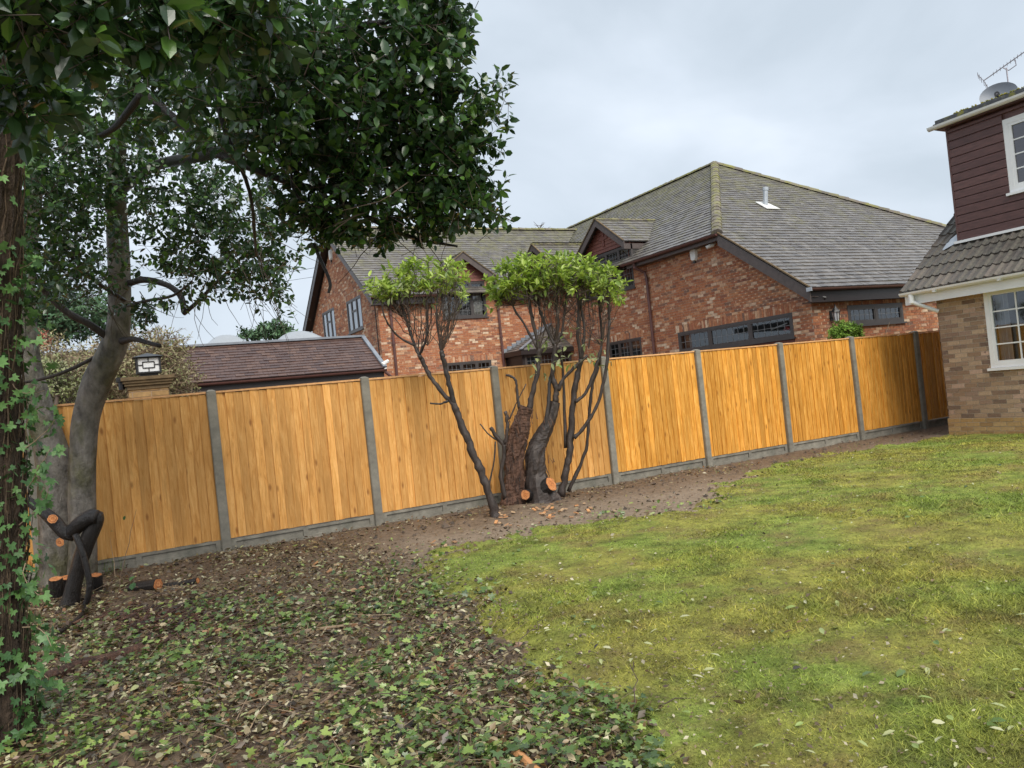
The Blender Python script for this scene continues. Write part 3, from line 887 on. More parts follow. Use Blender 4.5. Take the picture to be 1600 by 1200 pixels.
def gutter(parent, pts, m, r=0.06, name='gutter'):
    g = MB(); sides = 7
    for i in range(len(pts) - 1):
        a = np.array(pts[i], float); b = np.array(pts[i + 1], float)
        d = unit(b - a); sx = unit(np.cross(d, (0, 0, 1)))
        vs = []
        for p in (a, b):
            for q in range(sides):
                th = math.pi * q / (sides - 1)
                vs.append(p + sx * math.cos(th) * r + np.array([0, 0, -math.sin(th) * r]))
            for q in range(sides):
                th = math.pi * (sides - 1 - q) / (sides - 1)
                vs.append(p + sx * math.cos(th) * (r - .008) + np.array([0, 0, -math.sin(th) * (r - .008)]))
        n2 = 2 * sides
        g.add(vs, [(q, (q + 1) % n2, (q + 1) % n2 + n2, q + n2) for q in range(n2)] + [tuple(range(sides)), tuple(range(n2, n2 + sides))])
    return g.build(name, m, parent, smooth=False)

# ------------------------------------------------------------------ red brick house behind the fence
XA, YB, YC, XD, SL, EZ = 15.0, 3.0, 15.0, 8.34, 0.69, 5.2
house = empty('red_brick_house', (15, 9, 0), 'large red brick house with mossy grey tiled roof behind the fence', 'house')
BA = Basis((XA, 0, 0), (0, 1, 0), (-1, 0, 0))        # wall facing left, runs away from the fence
BB_ = Basis((0, YB, 0), (1, 0, 0), (0, -1, 0))       # low wall facing the fence
BC = Basis((0, YC, 0), (1, 0, 0), (0, -1, 0))        # far wing, facing the fence
BD = Basis((XD, 0, 0), (0, 1, 0), (-1, 0, 0))        # gable end facing left
def shapeA(z):
    return (YB if z < 3.30 else YB + (z - 3.30) / SL, 15.0)
opA = [(3.60, 7.88, 1.2, 2.80), (9.64, 11.4, 1.3, 2.88), (9.66, 12.45, 4.46, 5.9)]
brick_wall(house, 'wall', BA, shapeA, 0, 5.18, opA, M['brick_red'], M['mortar'], 170, 2.1,
           soldiers=[(3.45, 8.03, 2.80, 3.02), (9.5, 11.55, 2.88, 3.10)])
opB = [(16.23, 18.33, 2.34, 2.83)]
brick_wall(house, 'wall', BB_, lambda z: (XA, 25.6), 0, 3.26, opB, M['brick_red'], M['mortar'], 60, 2.0, soldiers=[(16.08, 18.5, 2.83, 3.05)])
opC = [(10.66, 12.40, 4.37, 5.70), (10.6, 12.36, 1.3, 2.81)]
brick_wall(house, 'wall', BC, lambda z: (XD, 15.0) if z < 5.1 else (10.3, 12.7), 0, 5.7, opC, M['brick_red'], M['mortar'], 40, 2.6, soldiers=[(10.5, 12.5, 2.81, 3.03)])
def shapeD(z):
    if z < 5.05: return (15.0, 24.3)
    return (15.0 + (z - 5.05) / SL, 24.3 - (z - 5.05) / SL)
opD = [(16.75, 18.60, 4.38, 5.58), (20.35, 22.25, 4.42, 5.66)]
brick_wall(house, 'wall', BD, shapeD, 2.0, 8.2, opD, M['brick_red'], M['mortar'], 30, 3.5, soldiers=[(16.6, 18.75, 5.58, 5.80), (20.2, 22.4, 5.66, 5.88)])
LAT = (0.16, 0.20)
window(house, BA, 3.60, 7.88, 2.20, 2.80, [0, .335, .69, 1], M['dark_frame'], 0.07, lattice=(0.22, 0.22))
window(house, BA, 9.64, 11.4, 2.05, 2.88, [0, .33, .67, 1], M['dark_frame'], 0.06, lattice=(0.2, 0.2))
window(house, BA, 9.66, 12.45, 4.46, 5.84, [0, .25, .5, .75, 1], M['dark_frame'], 0.06, lattice=LAT)
window(house, BB_, 16.23, 18.33, 2.34, 2.83, [0, .5, 1], M['dark_frame'], 0.075, lattice=(0.2, 0.16))
window(house, BC, 10.66, 12.40, 4.37, 5.66, [0, .34, .67, 1], M['dark_frame'], 0.06, transom={1: .64}, lattice=LAT,
       curtain=[(0.03, 0.2, M['curtain']), (0.72, 0.94, M['curtain'])])
window(house, BC, 10.6, 12.36, 1.95, 2.81, [0, .33, .67, 1], M['dark_frame'], 0.06, lattice=LAT)
for a, b, c, d in opD:
    window(house, BD, a, b, c, d, [0, .33, .67, 1], M['dark_frame'], 0.06, transom={1: .62}, blind=M['blind_pale'], glass='glass_bright')
# blank brown panel under the long window
pp = MB(); pp.bb(BA, 3.62, 7.86, 1.2, 2.15, -0.03, -0.01); pp.build('panel', M['cladding_red'], house)
pp = MB(); pp.bb(BA, 9.66, 11.38, 1.3, 2.0, -0.03, -0.01); pp.build('panel', M['cladding_red'], house)
pp = MB(); pp.bb(BC, 10.62, 12.34, 1.3, 1.9, -0.03, -0.01); pp.build('panel', M['cladding_red'], house)
rooms = MB()                                         # solid core so that no light leaks through
rooms.box(15.5, 25.4, 3.5, 24, 0, 3.2); rooms.box(15.5, 25, 6.3, 22, 3.2, 5.1); rooms.box(8.9, 15.5, 15.5, 24, 0, 5.0)
rooms.build('core', M['room_dark'], house)

def zf(yv): return 3.27 + SL * (yv - 2.7)            # front (hip) slope
XE = 14.65; YE = 2.7 + (EZ - 3.27) / SL              # west eave line, and where the verge meets it
RX = XE + (9.1 - EZ) / SL; RY = YE + (9.1 - EZ) / SL
XR = 2 * RX - XE
front = roof_plane(house, 'roof', [(XE, 2.7, 3.27), (XR, 2.7, 3.27), (XR, YE, EZ), (RX, RY, 9.1), (XE, YE, EZ)], M['tile_grey'])
west = roof_plane(house, 'roof', [(XE, 14.65, EZ), (XE, YE, EZ), (RX, RY, 9.1), (RX, 21.2, 9.1), (19.65, 21.85, 8.65), (19.65, 19.65, 8.65)], M['tile_grey'])
south = roof_plane(house, 'roof', [(8.0, 14.65, EZ), (14.65, 14.65, EZ), (19.65, 19.65, 8.65), (8.0, 19.65, 8.65)], M['tile_grey'])
bk = MB()
bk.add([(8.0, 19.65, 8.65), (19.65, 19.65, 8.65), (19.65, 24.65, 5.2), (8.0, 24.65, 5.2)], [(0, 1, 2, 3)], 0.3)
bk.add([(RX, RY, 9.1), (XR, YE, EZ), (XR, 27, EZ), (RX, 21.2, 9.1)], [(0, 1, 2, 3)], 0.3)
bk.add([(RX, 21.2, 9.1), (XR, 27, EZ), (XE, 27, EZ), (19.65, 21.85, 8.65)], [(0, 1, 2, 3)], 0.3)
bk.build('roof', M['tile_grey'], house)
caps(front, 'hip_tiles', (XE, YE, EZ + .03), (RX, RY, 9.13), M['ridge_moss'], 0.15)
caps(front, 'hip_tiles', (XR, YE, EZ + .03), (RX, RY, 9.13), M['ridge_moss'], 0.15)
caps(west, 'ridge_tiles', (RX, RY, 9.13), (RX, 21.2, 9.13), M['ridge_moss'], 0.14)
caps(west, 'hip_tiles', (RX, 21.2, 9.13), (19.65, 21.85, 8.68), M['ridge_moss'], 0.14)
caps(south, 'ridge_tiles', (8.0, 19.65, 8.68), (19.65, 19.65, 8.68), M['ridge_moss'], 0.14)
# verge and gable boards
def board_along(parent, name, a, b, drop, th, m, nrm):
    a = np.array(a, float); b = np.array(b, float); nrm = np.array(nrm, float)
    k = MB(); dn = np.array([0, 0, -drop])
    k.hexa([a + dn, b + dn, b + dn + nrm * th, a + dn + nrm * th, a, b, b + nrm * th, a + nrm * th], 0.5)
    return k.build(name, m, parent)
board_along(house, 'bargeboard', (XE + .01, 2.72, 3.24), (XE + .01, YE + .02, EZ - .03), 0.30, 0.035, M['barge'], (1, 0, 0))
vg = MB(); vg.bar((XE + .01, 2.70, 3.285), (XE + .01, YE, EZ + .015), 0.05, 0.03); vg.build('verge', M['stone_cap'], house)
sf = MB()                                            # verge soffit
sf.add([(XE + .04, 2.75, 3.05), (XA, 2.75, 3.05), (XA, YE, EZ - .22), (XE + .04, YE, EZ - .22)], [(0, 1, 2, 3)], 0)
sf.build('soffit', M['barge'], house)
for y0_, y1_ in ((YE + .02, 9.6), (12.5, 14.6)):
    fb = MB(); fb.box(XE + .06, XE + .09, y0_, y1_, 5.02, 5.17); fb.build('fascia', M['barge'], house)
    fb = MB(); fb.box(XE + .09, XA, y0_, y1_, 5.03, 5.045); fb.build('soffit', M['barge'], house)
gutter(house, [(XE - .02, YE - .02, EZ - .02), (XE - .02, 9.75, EZ - .03)], M['gutter_brown'], 0.065)
gutter(house, [(XE - .02, 12.4, EZ - .02), (XE - .02, 14.6, EZ - .03)], M['gutter_brown'], 0.065)
ff = MB(); ff.box(XE + .05, XR, 2.78, 2.81, 2.93, 3.22); ff.box(XE + .05, XR, 2.81, YB, 2.932, 2.95); ff.build('fascia', M['black_fascia'], house)
gutter(house, [(XE - .03, 2.68, 3.25), (XR, 2.68, 3.25)], M['gutter_brown'], 0.06)
ec = MB(); ec.box(XE - .06, XE - .02, 2.61, 2.75, 3.18, 3.27); ec.build('gutter_end', M['grey_metal'], house)
board_along(house, 'bargeboard', (8.02, 14.67, EZ - .03), (8.02, 19.65, 8.62), 0.26, 0.035, M['barge'], (1, 0, 0))
board_along(house, 'bargeboard', (8.02, 19.65, 8.62), (8.02, 24.63, EZ - .03), 0.30, 0.035, M['black_fascia'], (1, 0, 0))
sf = MB()
sf.add([(8.05, 19.65, 8.42), (XD, 19.65, 8.42), (XD, 24.6, 4.98), (8.05, 24.6, 4.98)], [(0, 1, 2, 3)], 0)
sf.build('soffit', M['black_fascia'], house); sf = MB()
sf.add([(8.05, 19.65, 8.42), (XD, 19.65, 8.42), (XD, 14.7, 4.98), (8.05, 14.7, 4.98)], [(0, 1, 2, 3)], 0)
sf.build('soffit', M['black_fascia'], house)
for x0_, x1_ in ((8.03, 10.3), (12.75, 14.6)):
    ff = MB(); ff.box(x0_, x1_, 14.72, 14.75, 4.90, 5.15); ff.build('fascia', M['black_fascia'], house)
    ff = MB(); ff.box(x0_, x1_, 14.75, 15.0, 4.902, 4.92); ff.build('soffit', M['black_fascia'], house)
gutter(house, [(8.0, 14.64, EZ - .03), (10.4, 14.64, EZ - .03)], M['gutter_brown'], 0.065)
gutter(house, [(12.7, 14.64, EZ - .03), (14.6, 14.64, EZ - .03)], M['gutter_brown'], 0.065)
def downpipe(parent, pts, m, r=0.036):
    d = MB(); d.tube(pts, r, 8)
    for q in pts[3:-1]: d.tube([np.array(q) + (0, 0, .03), np.array(q) - (0, 0, .03)], r * 1.35, 8)
    return d.build('downpipe', m, parent, smooth=False)
downpipe(house, [(XE, 9.15, 5.12), (XE, 9.15, 4.98), (XA - .09, 9.0, 4.80), (XA - .06, 8.98, 4.6), (XA - .06, 8.98, 3.6), (XA - .06, 8.98, 2.7), (XA - .06, 8.98, 0)], M['gutter_brown'], 0.045)
downpipe(house, [(12.83, 14.66, 5.1), (12.83, 14.66, 4.98), (12.83, 14.9, 4.8), (12.83, 14.93, 4.6), (12.83, 14.93, 3.6), (12.83, 14.93, 0)], M['gutter_brown'], 0.045)
downpipe(house, [(8.75, 14.66, 5.1), (8.75, 14.66, 4.98), (8.75, 14.9, 4.8), (8.75, 14.93, 4.6), (8.75, 14.93, 3.6), (8.75, 14.93, 0)], M['gutter_brown'], 0.045)
cb = MB(); cb.tube([(XD - .02, 15.25, 5.0), (XD - .03, 15.25, 2.4)], 0.016, 5); cb.build('cable', M['black_metal'], house)

def dormer(B, c, half, zap, zb, depth, wall_d=0.02, name='dormer'):
    """gabled dormer on wall basis B: centre c along the wall, apex height zap, eave height zb"""
    d = empty(name, B.pt(c, zb)); d.parent = house; d.location = B.pt(c, zb) - ORG[house]
    sl = (zap - zb) / half
    n_ = -B.n; ov = 0.30
    for s in (-1, 1):
        a_, b_ = B.pt(c + s * half, zb, ov), B.pt(c + s * half, zb, -depth)
        p_, q_ = B.pt(c, zap, -depth), B.pt(c, zap, ov)
        roof_plane(d, 'roof', [a_, b_, p_, q_] if s < 0 else [b_, a_, q_, p_], M['tile_grey'])
        k = MB(); dn = np.array([0, 0, -0.24]); th = B.n * -0.035
        f0, f1 = B.pt(c + s * half, zb - .01, ov - .01), B.pt(c, zap - .01, ov - .01)
        k.hexa([f0 + dn, f1 + dn, f1 + dn + th, f0 + dn + th, f0, f1, f1 + th, f0 + th], 0.5)
        k.build('bargeboard', M['barge'], d)
        k = MB(); k.bar(f0 + (0, 0, .03), f1 + (0, 0, .03), 0.05, 0.025); k.build('verge', M['stone_cap'], d)
        k = MB(); e0, e1 = B.pt(c + s * (half - .08), zb - .16, ov - .05), B.pt(c + s * (half - .08), zb - .16, -depth * .6)
        k.bar(e0, e1, 0.10, 0.17); k.build('fascia', M['barge'], d)
        ck = MB()                                    # cheek
        ck.add([B.pt(c + s * (half - .2), zb - 1.0, 0), B.pt(c + s * (half - .2), zb, 0), B.pt(c + s * (half - .2), zb, -depth)], [(0, 1, 2)], 0.4)
        ck.build('cheek', M['cladding_red'], d)
    caps(d, 'ridge_tiles', B.pt(c, zap + .02, ov), B.pt(c, zap + .02, -depth), M['ridge_moss'], 0.09, 0.3)
    z = zb - 0.06; i = 0                             # gable boards
    while z < zap - 0.22:
        z2 = min(z + 0.115, zap - .16); h2 = (zap - .05 - (z + z2) / 2) / sl
        k = MB(); k.hexa([B.pt(c - h2, z, -.02), B.pt(c + h2, z, -.02), B.pt(c + h2, z, wall_d + .018), B.pt(c - h2, z, wall_d + .018),
                          B.pt(c - h2, z2 - .006, -.02), B.pt(c + h2, z2 - .006, -.02), B.pt(c + h2, z2 - .006, wall_d), B.pt(c - h2, z2 - .006, wall_d)])
        k.build('gable_board', M['cladding_red'], d)
        z = z2
    return d
d1 = dormer(BA, 11.05, 1.42, 6.95, 5.92, 2.6)
cr_ = MB()                                           # little cross moulding on the gable
cr_.bb(BA, 11.0, 11.1, 6.05, 6.55, .03, .06); cr_.bb(BA, 10.82, 11.28, 6.26, 6.35, .031, .058); cr_.build('moulding', M['cladding_red'], d1)
dormer(BC, 11.55, 1.30, 6.65, 5.72, 2.0)
dormer(BA, 15.3, 1.2, 7.05, 6.15, 2.6)
# corner porch with a hipped tiled roof and leaded edges
porch = empty('porch', (14, 14.3, 0)); porch.parent = house; porch.location = np.array((14, 14.3, 0)) - ORG[house]
pm_ = MB(); pm_.box(12.95, 13.05, 13.75, 15, 0, 2.95); pm_.box(13.05, 15, 13.75, 13.8, 0, 1.9); pm_.build('wall', M['black_fascia'], porch)
BP = Basis((0, 13.75, 0), (1, 0, 0), (0, -1, 0))
window(porch, BP, 13.05, 14.95, 1.9, 2.86, [0, .33, .67, 1], M['dark_frame'], 0.06, lattice=LAT, sill=False)
roof_plane(porch, 'roof', [(12.85, 13.6, 2.98), (15, 13.6, 2.98), (15, 15, 3.95)], M['tile_grey'])
roof_plane(porch, 'roof', [(12.85, 15, 2.98), (12.85, 13.6, 2.98), (15, 15, 3.95)], M['tile_grey'])
k = MB(); k.bar((12.83, 13.58, 3.02), (15, 14.97, 4.0), 0.12, 0.03); k.build('hip_lead', M['lead'], porch)
k = MB()
for i in range(10):                                  # stepped flashing up the wall
    k.box(12.85 + i * .2, 13.07 + i * .2, 14.965, 14.985, 2.98 + i * .0905, 3.16 + i * .0905)
k.build('flashing', M['lead'], porch)
k = MB(); k.box(12.83, 15, 13.56, 13.6, 2.82, 2.97); k.box(12.83, 12.87, 13.6, 15, 2.82, 2.97); k.build('fascia', M['black_fascia'], porch)
# boiler flue on the hip slope
# where the photo shows it, on the front slope
d_ = ray(1196, 322); tt = (3.27 + SL * (CAM[1] - 2.7) - CAM[2]) / (d_[2] - SL * d_[1]); fp = CAM + d_ * tt
flue = empty('roof_flue', fp); flue.parent = house; flue.location = fp - ORG[house]
k = MB(); k.tube([fp, fp + (0.05, -0.02, 0.50)], 0.075, 12); k.build('pipe', M['grey_metal'], flue, smooth=False)
k = MB(); k.tube([fp + (0.05, -.02, 0.48), fp + (0.055, -.022, 0.58)], 0.092, 12); k.build('cowl', M['grey_metal'], flue)
k = MB(); nn = unit((0, -SL, 1)); ss = unit((0, 1, SL)); e_ = np.array((1, 0, 0))
k.hexa([fp - e_ * .28 - ss * .35 + nn * .03, fp + e_ * .28 - ss * .35 + nn * .03, fp + e_ * .22 + ss * .25 + nn * .03, fp - e_ * .22 + ss * .25 + nn * .03,
        fp - e_ * .28 - ss * .35 + nn * .05, fp + e_ * .28 - ss * .35 + nn * .05, fp + e_ * .22 + ss * .25 + nn * .05, fp - e_ * .22 + ss * .25 + nn * .05])
k.build('flashing', M['white_plastic'], flue)

# things fixed to the walls
def alarm_box(B, a, z, label, s=1.0):
    p = B.pt(a, z, 0.0); o = empty('alarm_box', p, label, 'alarm box', 'alarm boxes on the brick house')
    k = MB(); pts = [(-.13, .10), (-.09, .17), (.09, .17), (.13, .10), (.11, -.14), (.06, -.19), (-.06, -.19), (-.11, -.14)]
    v = [B.pt(a + x_ * s, z + y_ * s, .0) for x_, y_ in pts] + [B.pt(a + x_ * s * .85, z + y_ * s * .85, .085) for x_, y_ in pts]
    k.add(v, [tuple(range(8, 16))] + [(i, (i + 1) % 8, (i + 1) % 8 + 8, i + 8) for i in range(8)])
    k.build('cover', M['white_plastic'], o)
    k = MB(); k.bb(B, a - .035 * s, a + .035 * s, z - .235 * s, z - .185 * s, .02, .06); k.build('strobe', M['black_metal'], o)
    return o
alarm_box(BA, 6.81, on(1085, 394, 0, XA)[2] - .07, 'white alarm box high on the brick wall below the brown gutter', 1.0)
alarm_box(BD, on(518, 398, 0, XD)[1], on(518, 398, 0, XD)[2], 'white alarm box at the top of the far gable end', 1.2)
def camera_thing(B, a, z, label, m=None):
    o = empty('security_camera', B.pt(a, z), label, 'camera', 'security cameras on the brick house')
    k = MB(); k.bb(B, a - .04, a + .04, z + .02, z + .14, 0, .03); k.bar(B.pt(a, z + .06, .03), B.pt(a, z + .03, .11), .025, .025); k.build('bracket', m or M['white_plastic'], o)
    k = MB(); k.tube([B.pt(a - .04, z + .02, .08), B.pt(a + .02, z + .0, .16), B.pt(a + .10, z - .03, .22)], [.05, .055, .05], 10); k.build('body', m or M['white_plastic'], o)
    k = MB(); k.tube([B.pt(a + .10, z - .03, .22), B.pt(a + .11, z - .034, .23)], .042, 10); k.build('lens', M['black_metal'], o)
q = on(1117, 384, 0, XA); camera_thing(BA, q[1], q[2], 'small white security camera under the peak of the brick wall')
q = on(1042, 404, 0, XA); camera_thing(BA, q[1], q[2], 'small dark security light under the brown gutter', M['gutter_brown'])
q = on(1273, 466, 1, YB); camera_thing(BB_, q[0], q[2], 'black floodlight sensor at the low eave corner of the brick house', M['black_metal'])
# wall lantern
q = on(1306, 492, 1, YB - .15)
la = empty('wall_lantern', (q[0], YB, q[2]), 'black carriage lantern on the brick wall above the clipped bush', 'lantern')
k = MB(); k.box(q[0] - .05, q[0] + .05, YB - .02, YB, q[2] - .12, q[2] + .12); k.bar((q[0], YB - .02, q[2] - .05), (q[0], YB - .15, q[2] - .12), .025, .025)
k.build('bracket', M['black_metal'], la)
k = MB(); c_ = (q[0], YB - .15)
k.tube([(*c_, q[2] - .16), (*c_, q[2] + .07)], [.055, .085], 6); k.build('glass', M['lamp_glass'], la)
k = MB(); k.tube([(*c_, q[2] + .07), (*c_, q[2] + .10), (*c_, q[2] + .16), (*c_, q[2] + .20), (*c_, q[2] + .26)], [.12, .10, .05, .02, .008], 6)
for i in range(6):
    t_ = i * math.pi / 3; k.bar((c_[0] + .058 * math.cos(t_), c_[1] + .058 * math.sin(t_), q[2] - .16), (c_[0] + .09 * math.cos(t_), c_[1] + .09 * math.sin(t_), q[2] + .07), .014, .014)
k.tube([(*c_, q[2] - .20), (*c_, q[2] - .155)], [.03, .065], 6)
k.build('frame', M['black_metal'], la)
# a hand tool leaning inside the long window
q = on(1222, 510, 0, XA + .16)
tl = empty('garden_tool', q, 'red and white tool lying on the sill inside the long leaded window', 'tool')
a_ = on(1205, 515, 0, XA + .12); b_ = on(1230, 505, 0, XA + .12)
k = MB(); k.bar(a_, b_, .03, .03); k.build('blade', M['white_plastic'], tl)
a_ = on(1231, 512, 0, XA + .12)
k = MB(); k.tube([a_ + (0, .09, -.06), a_ + (0, .02, .02), a_ + (0, -.06, -.05)], [.05, .06, .04], 8); k.build('handle', M['red_plastic'], tl)

# ------------------------------------------------------------------ flat-roofed garage with a tiled skirt
gar = empty('garage', (3, 8.5, 0), 'low garage with brown tiled skirt roof and black fascia behind the fence', 'garage')
roof_plane(gar, 'skirt_roof', [(-1.5, 7.95, 2.45), (6.0, 7.95, 2.45), (5.85, 9.0, 3.32), (-1.5, 9.0, 3.32)], M['tile_brown'], 0.105, 0.20, 0.014)
k = MB(); k.bar((6.0, 7.93, 2.48), (5.85, 9.0, 3.36), .10, .04); k.build('edge_lead', M['lead'], gar)
k = MB(); k.bar((-1.5, 9.02, 3.35), (5.9, 9.02, 3.35), .16, .05); k.build('top_lead', M['lead'], gar)
k = MB(); k.box(-1.5, 5.9, 9.0, 15.0, 3.1, 3.30); k.build('flat_roof', M['felt'], gar)
k = MB(); k.box(-1.5, 5.98, 8.0, 8.03, 2.22, 2.44); k.box(-1.5, 5.98, 8.03, 8.6, 2.222, 2.24); k.build('fascia', M['black_fascia'], gar)
gutter(gar, [(-1.5, 7.92, 2.42), (6.02, 7.92, 2.42)], M['gutter_brown'], 0.06)
k = MB(); k.box(-1.4, 5.8, 8.6, 15, 0, 2.22); k.build('wall', M['black_fascia'], gar)
BG = Basis((0, 8.55, 0), (1, 0, 0), (0, -1, 0))
q = on(440, 598, 1, 8.5)
brick_wall(gar, 'pier', Basis((0, 8.45, 0), (1, 0, 0), (0, -1, 0)), lambda z: (q[0] - .35, q[0] + .35), 0, 2.22, [], M['brick_red'], M['mortar'], 12, 1.9)
k = MB(); k.tube([(5.98, 7.92, 2.36), (6.1, 7.92, 2.25), (6.35, 8.2, 2.12)], .035, 8); k.build('overflow_pipe', M['gutter_brown'], gar)
k = MB(); a_ = on(600, 570, 1, 8.0); k.tube([a_ + (.02, 0, -.10), a_ + (-.02, 0, .02), a_ + (.12, 0, .09)], [.05, .06, .045], 8); k.build('sensor_lamp', M['white_plastic'], gar)
def rooflight(x0, x1, y0, y1, z, label):
    o = empty('rooflight', ((x0 + x1) / 2, (y0 + y1) / 2, z), label, 'rooflight', 'domed rooflights on the garage')
    k = MB(); k.box(x0, x1, y0, y1, z, z + .18); k.build('kerb', M['lead'], o)
    k = MB(); nx = 10; vs = []
    for j in range(nx + 1):
        for i in range(nx + 1):
            u, v = i / nx, j / nx
            vs.append((x0 + (x1 - x0) * u, y0 + (y1 - y0) * v, z + .183 + .30 * (1 - abs(2 * u - 1) ** 2.6) * (1 - abs(2 * v - 1) ** 2.6)))
    k.add(vs, [(j * (nx + 1) + i, j * (nx + 1) + i + 1, (j + 1) * (nx + 1) + i + 1, (j + 1) * (nx + 1) + i) for j in range(nx) for i in range(nx)])
    k.build('dome', M['dome'], o, smooth=True)
a_ = on(438, 528, 1, 10.2); b_ = on(512, 522, 1, 10.2)
rooflight(a_[0], b_[0], 10.2, 11.8, 3.28, 'pale domed rooflight on the garage roof next to the gable end')
a_ = on(325, 536, 1, 10.2); b_ = on(392, 532, 1, 10.2)
rooflight(a_[0], b_[0], 10.2, 11.8, 3.28, 'pale domed rooflight on the garage roof nearer the hedge')

# ------------------------------------------------------------------ brick gate pillar and its lantern
pil = empty('brick_pillar', (.53, 1.6, 0), 'brown brick pillar with a moulded cap showing above the fence', 'pillar')
k = MB(); k.box(.30, .76, 1.37, 1.83, 0, 2.08); k.build('core', M['mortar'], pil)
bw = brick_wall(pil, 'face', Basis((0, 1.365, 0), (1, 0, 0), (0, -1, 0)), lambda z: (.295, .765), 1.6, 2.08, [], M['brick_yellow'], M['mortar'], 20, 1.8)
bw = brick_wall(pil, 'face', Basis((.295, 0, 0), (0, 1, 0), (-1, 0, 0)), lambda z: (1.365, 1.835), 1.6, 2.08, [], M['brick_yellow'], M['mortar'], 6, 1.8)
k = MB()
for z0_, z1_, e in ((2.08, 2.13, .02), (2.13, 2.165, .045), (2.165, 2.20, .065), (2.20, 2.245, .085)): k.box(.295 - e, .765 + e, 1.365 - e, 1.835 + e, z0_, z1_ - .001)
k.build('cap', M['stone_cap'], pil)
ln = empty('pillar_lantern', (.56, 1.6, 2.245), 'square black lantern with white patterned panes standing on the brick pillar', 'lantern')
cx, cy, zb_ = .56, 1.6, 2.247
k = MB(); k.box(cx - .11, cx + .11, cy - .11, cy + .11, zb_, zb_ + .045)
for s in (-1, 1):
    for t_ in (-1, 1): k.box(cx + s * .138 - .012, cx + s * .138 + .012, cy + t_ * .138 - .012, cy + t_ * .138 + .012, zb_ + .045, zb_ + .26)
k.box(cx - .152, cx + .152, cy - .152, cy + .152, zb_ + .045, zb_ + .065); k.box(cx - .152, cx + .152, cy - .152, cy + .152, zb_ + .245, zb_ + .262)
k.add([(cx - .185, cy - .185, zb_ + .263), (cx + .185, cy - .185, zb_ + .263), (cx + .185, cy + .185, zb_ + .263), (cx - .185, cy + .185, zb_ + .263), (cx, cy, zb_ + .325)],
      [(0, 1, 4), (1, 2, 4), (2, 3, 4), (3, 0, 4), (3, 2, 1, 0)])
k.build('frame', M['black_metal'], ln)
k = MB(); k.box(cx - .13, cx + .13, cy - .13, cy + .13, zb_ + .066, zb_ + .244); k.build('pane', M['lamp_glass'], ln)
k = MB()
for bs_ in (Basis((cx, cy - .13, 0), (1, 0, 0), (0, -1, 0)), Basis((cx - .13, cy, 0), (0, 1, 0), (-1, 0, 0))):
    for s in (-1, 1):
        k.bb(bs_, s * .07 - .006, s * .07 + .006, zb_ + .115, zb_ + .195, .001, .010)
        k.bb(bs_, min(s * .07, s * .13), max(s * .07, s * .13), zb_ + .149, zb_ + .161, .001, .009)
    for z_ in (zb_ + .115, zb_ + .195): k.bb(bs_, -.07, .07, z_ - .006, z_ + .006, .001, .0095)
    for a0_, a1_ in ((zb_ + .066, zb_ + .115), (zb_ + .195, zb_ + .244)): k.bb(bs_, -.006, .006, a0_, a1_, .001, .009)
k.build('lattice', M['black_metal'], ln)
dl = MB(); dl.box(.16, .30, 1.45, 1.6, 2.20, 2.26); dl.tube([(.22, 1.5, 2.1), (.22, 1.5, 2.2)], .04, 8)
tag(dl.build('light_sensor', M['black_metal']), 'small dark sensor lamp on the side of the brick pillar', 'lamp')

# ------------------------------------------------------------------ tan brick house on the right
XW = 13.13
rh = empty('tan_brick_house', (XW, -3.5, 0), 'tan brick chalet house with dark red cladding and white gutters at the right edge', 'house')
BW = Basis((XW, 0, 0), (0, -1, 0), (-1, 0, 0))       # a = -y
wall_r = brick_wall(rh, 'wall', BW, lambda z: (1.31, 6.5), 0.30, 2.46, [(2.13, 4.6, 1.12, 2.46)], M['brick_tan'], M['mortar_pale'], 240, 0.0, start=1.31)
BW2 = Basis((XW - .022, 0, 0), (0, -1, 0), (-1, 0, 0))
brick_wall(rh, 'plinth', BW2, lambda z: (1.288, 6.5), -0.075, 0.30, [], M['brick_yellow'], M['mortar_pale'], 40, 0.0, start=1.288)
k = MB(); k.box(XW + .5, XW + 5.3, -6.5, -1.8, 0, 2.4); k.build('core', M['room_dark'], rh)
BE = Basis((0, -1.30, 0), (1, 0, 0), (0, 1, 0))      # the end that faces the fence
brick_wall(rh, 'wall', BE, lambda z: (XW, 18.5) if z < 2.5 else (XW + (z - 2.5) / .78, 18.5), 0, 5.0, [], M['brick_tan'], M['mortar_pale'], 0)
window(rh, BW, 2.13, 4.6, 1.13, 2.45, [0, .385, .7, 1], M['white_upvc'], 0.075, bars=(2, 4), glass='glass', depth=.07,
       curtain=[(0.04, 0.12, M['net_curtain']), (0.30, 0.37, M['net_curtain'])], room=.48)
# eaves
RS = 0.78
GX, GZ = 12.85, 2.60
def rz(xv): return GZ + .04 + RS * (xv - GX)
k = MB(); k.box(GX + .05, GX + .075, -6.5, -.95, 2.38, 2.56); k.build('fascia', M['white_upvc'], rh)
k = MB(); k.box(GX + .075, XW, -6.5, -.95, 2.40, 2.42); k.build('soffit', M['white_upvc'], rh)
gutter(rh, [(GX - .02, -6.5, GZ + .01), (GX - .02, -.84, GZ)], M['white_upvc'], 0.062)
for yv in (-1.5, -2.6, -3.7):
    k = MB(); k.box(GX - .088, GX + .05, yv - .02, yv + .02, GZ - .068, GZ - .055); k.build('gutter_bracket', M['white_upvc'], rh)
k = MB(); k.tube([(GX - .02, -1.04, 2.56), (GX - .02, -1.04, 2.40)], .048, 10); k.tube([(GX - .02, -1.04, 2.42), (XW - .06, -1.36, 2.20)], .034, 10)
k.build('downpipe', M['white_upvc'], rh, smooth=False)
k = MB(); k.box(GX + .06, GX + .10, -.95, -.86, 2.38, 2.58); k.build('fascia_end', M['white_upvc'], rh)
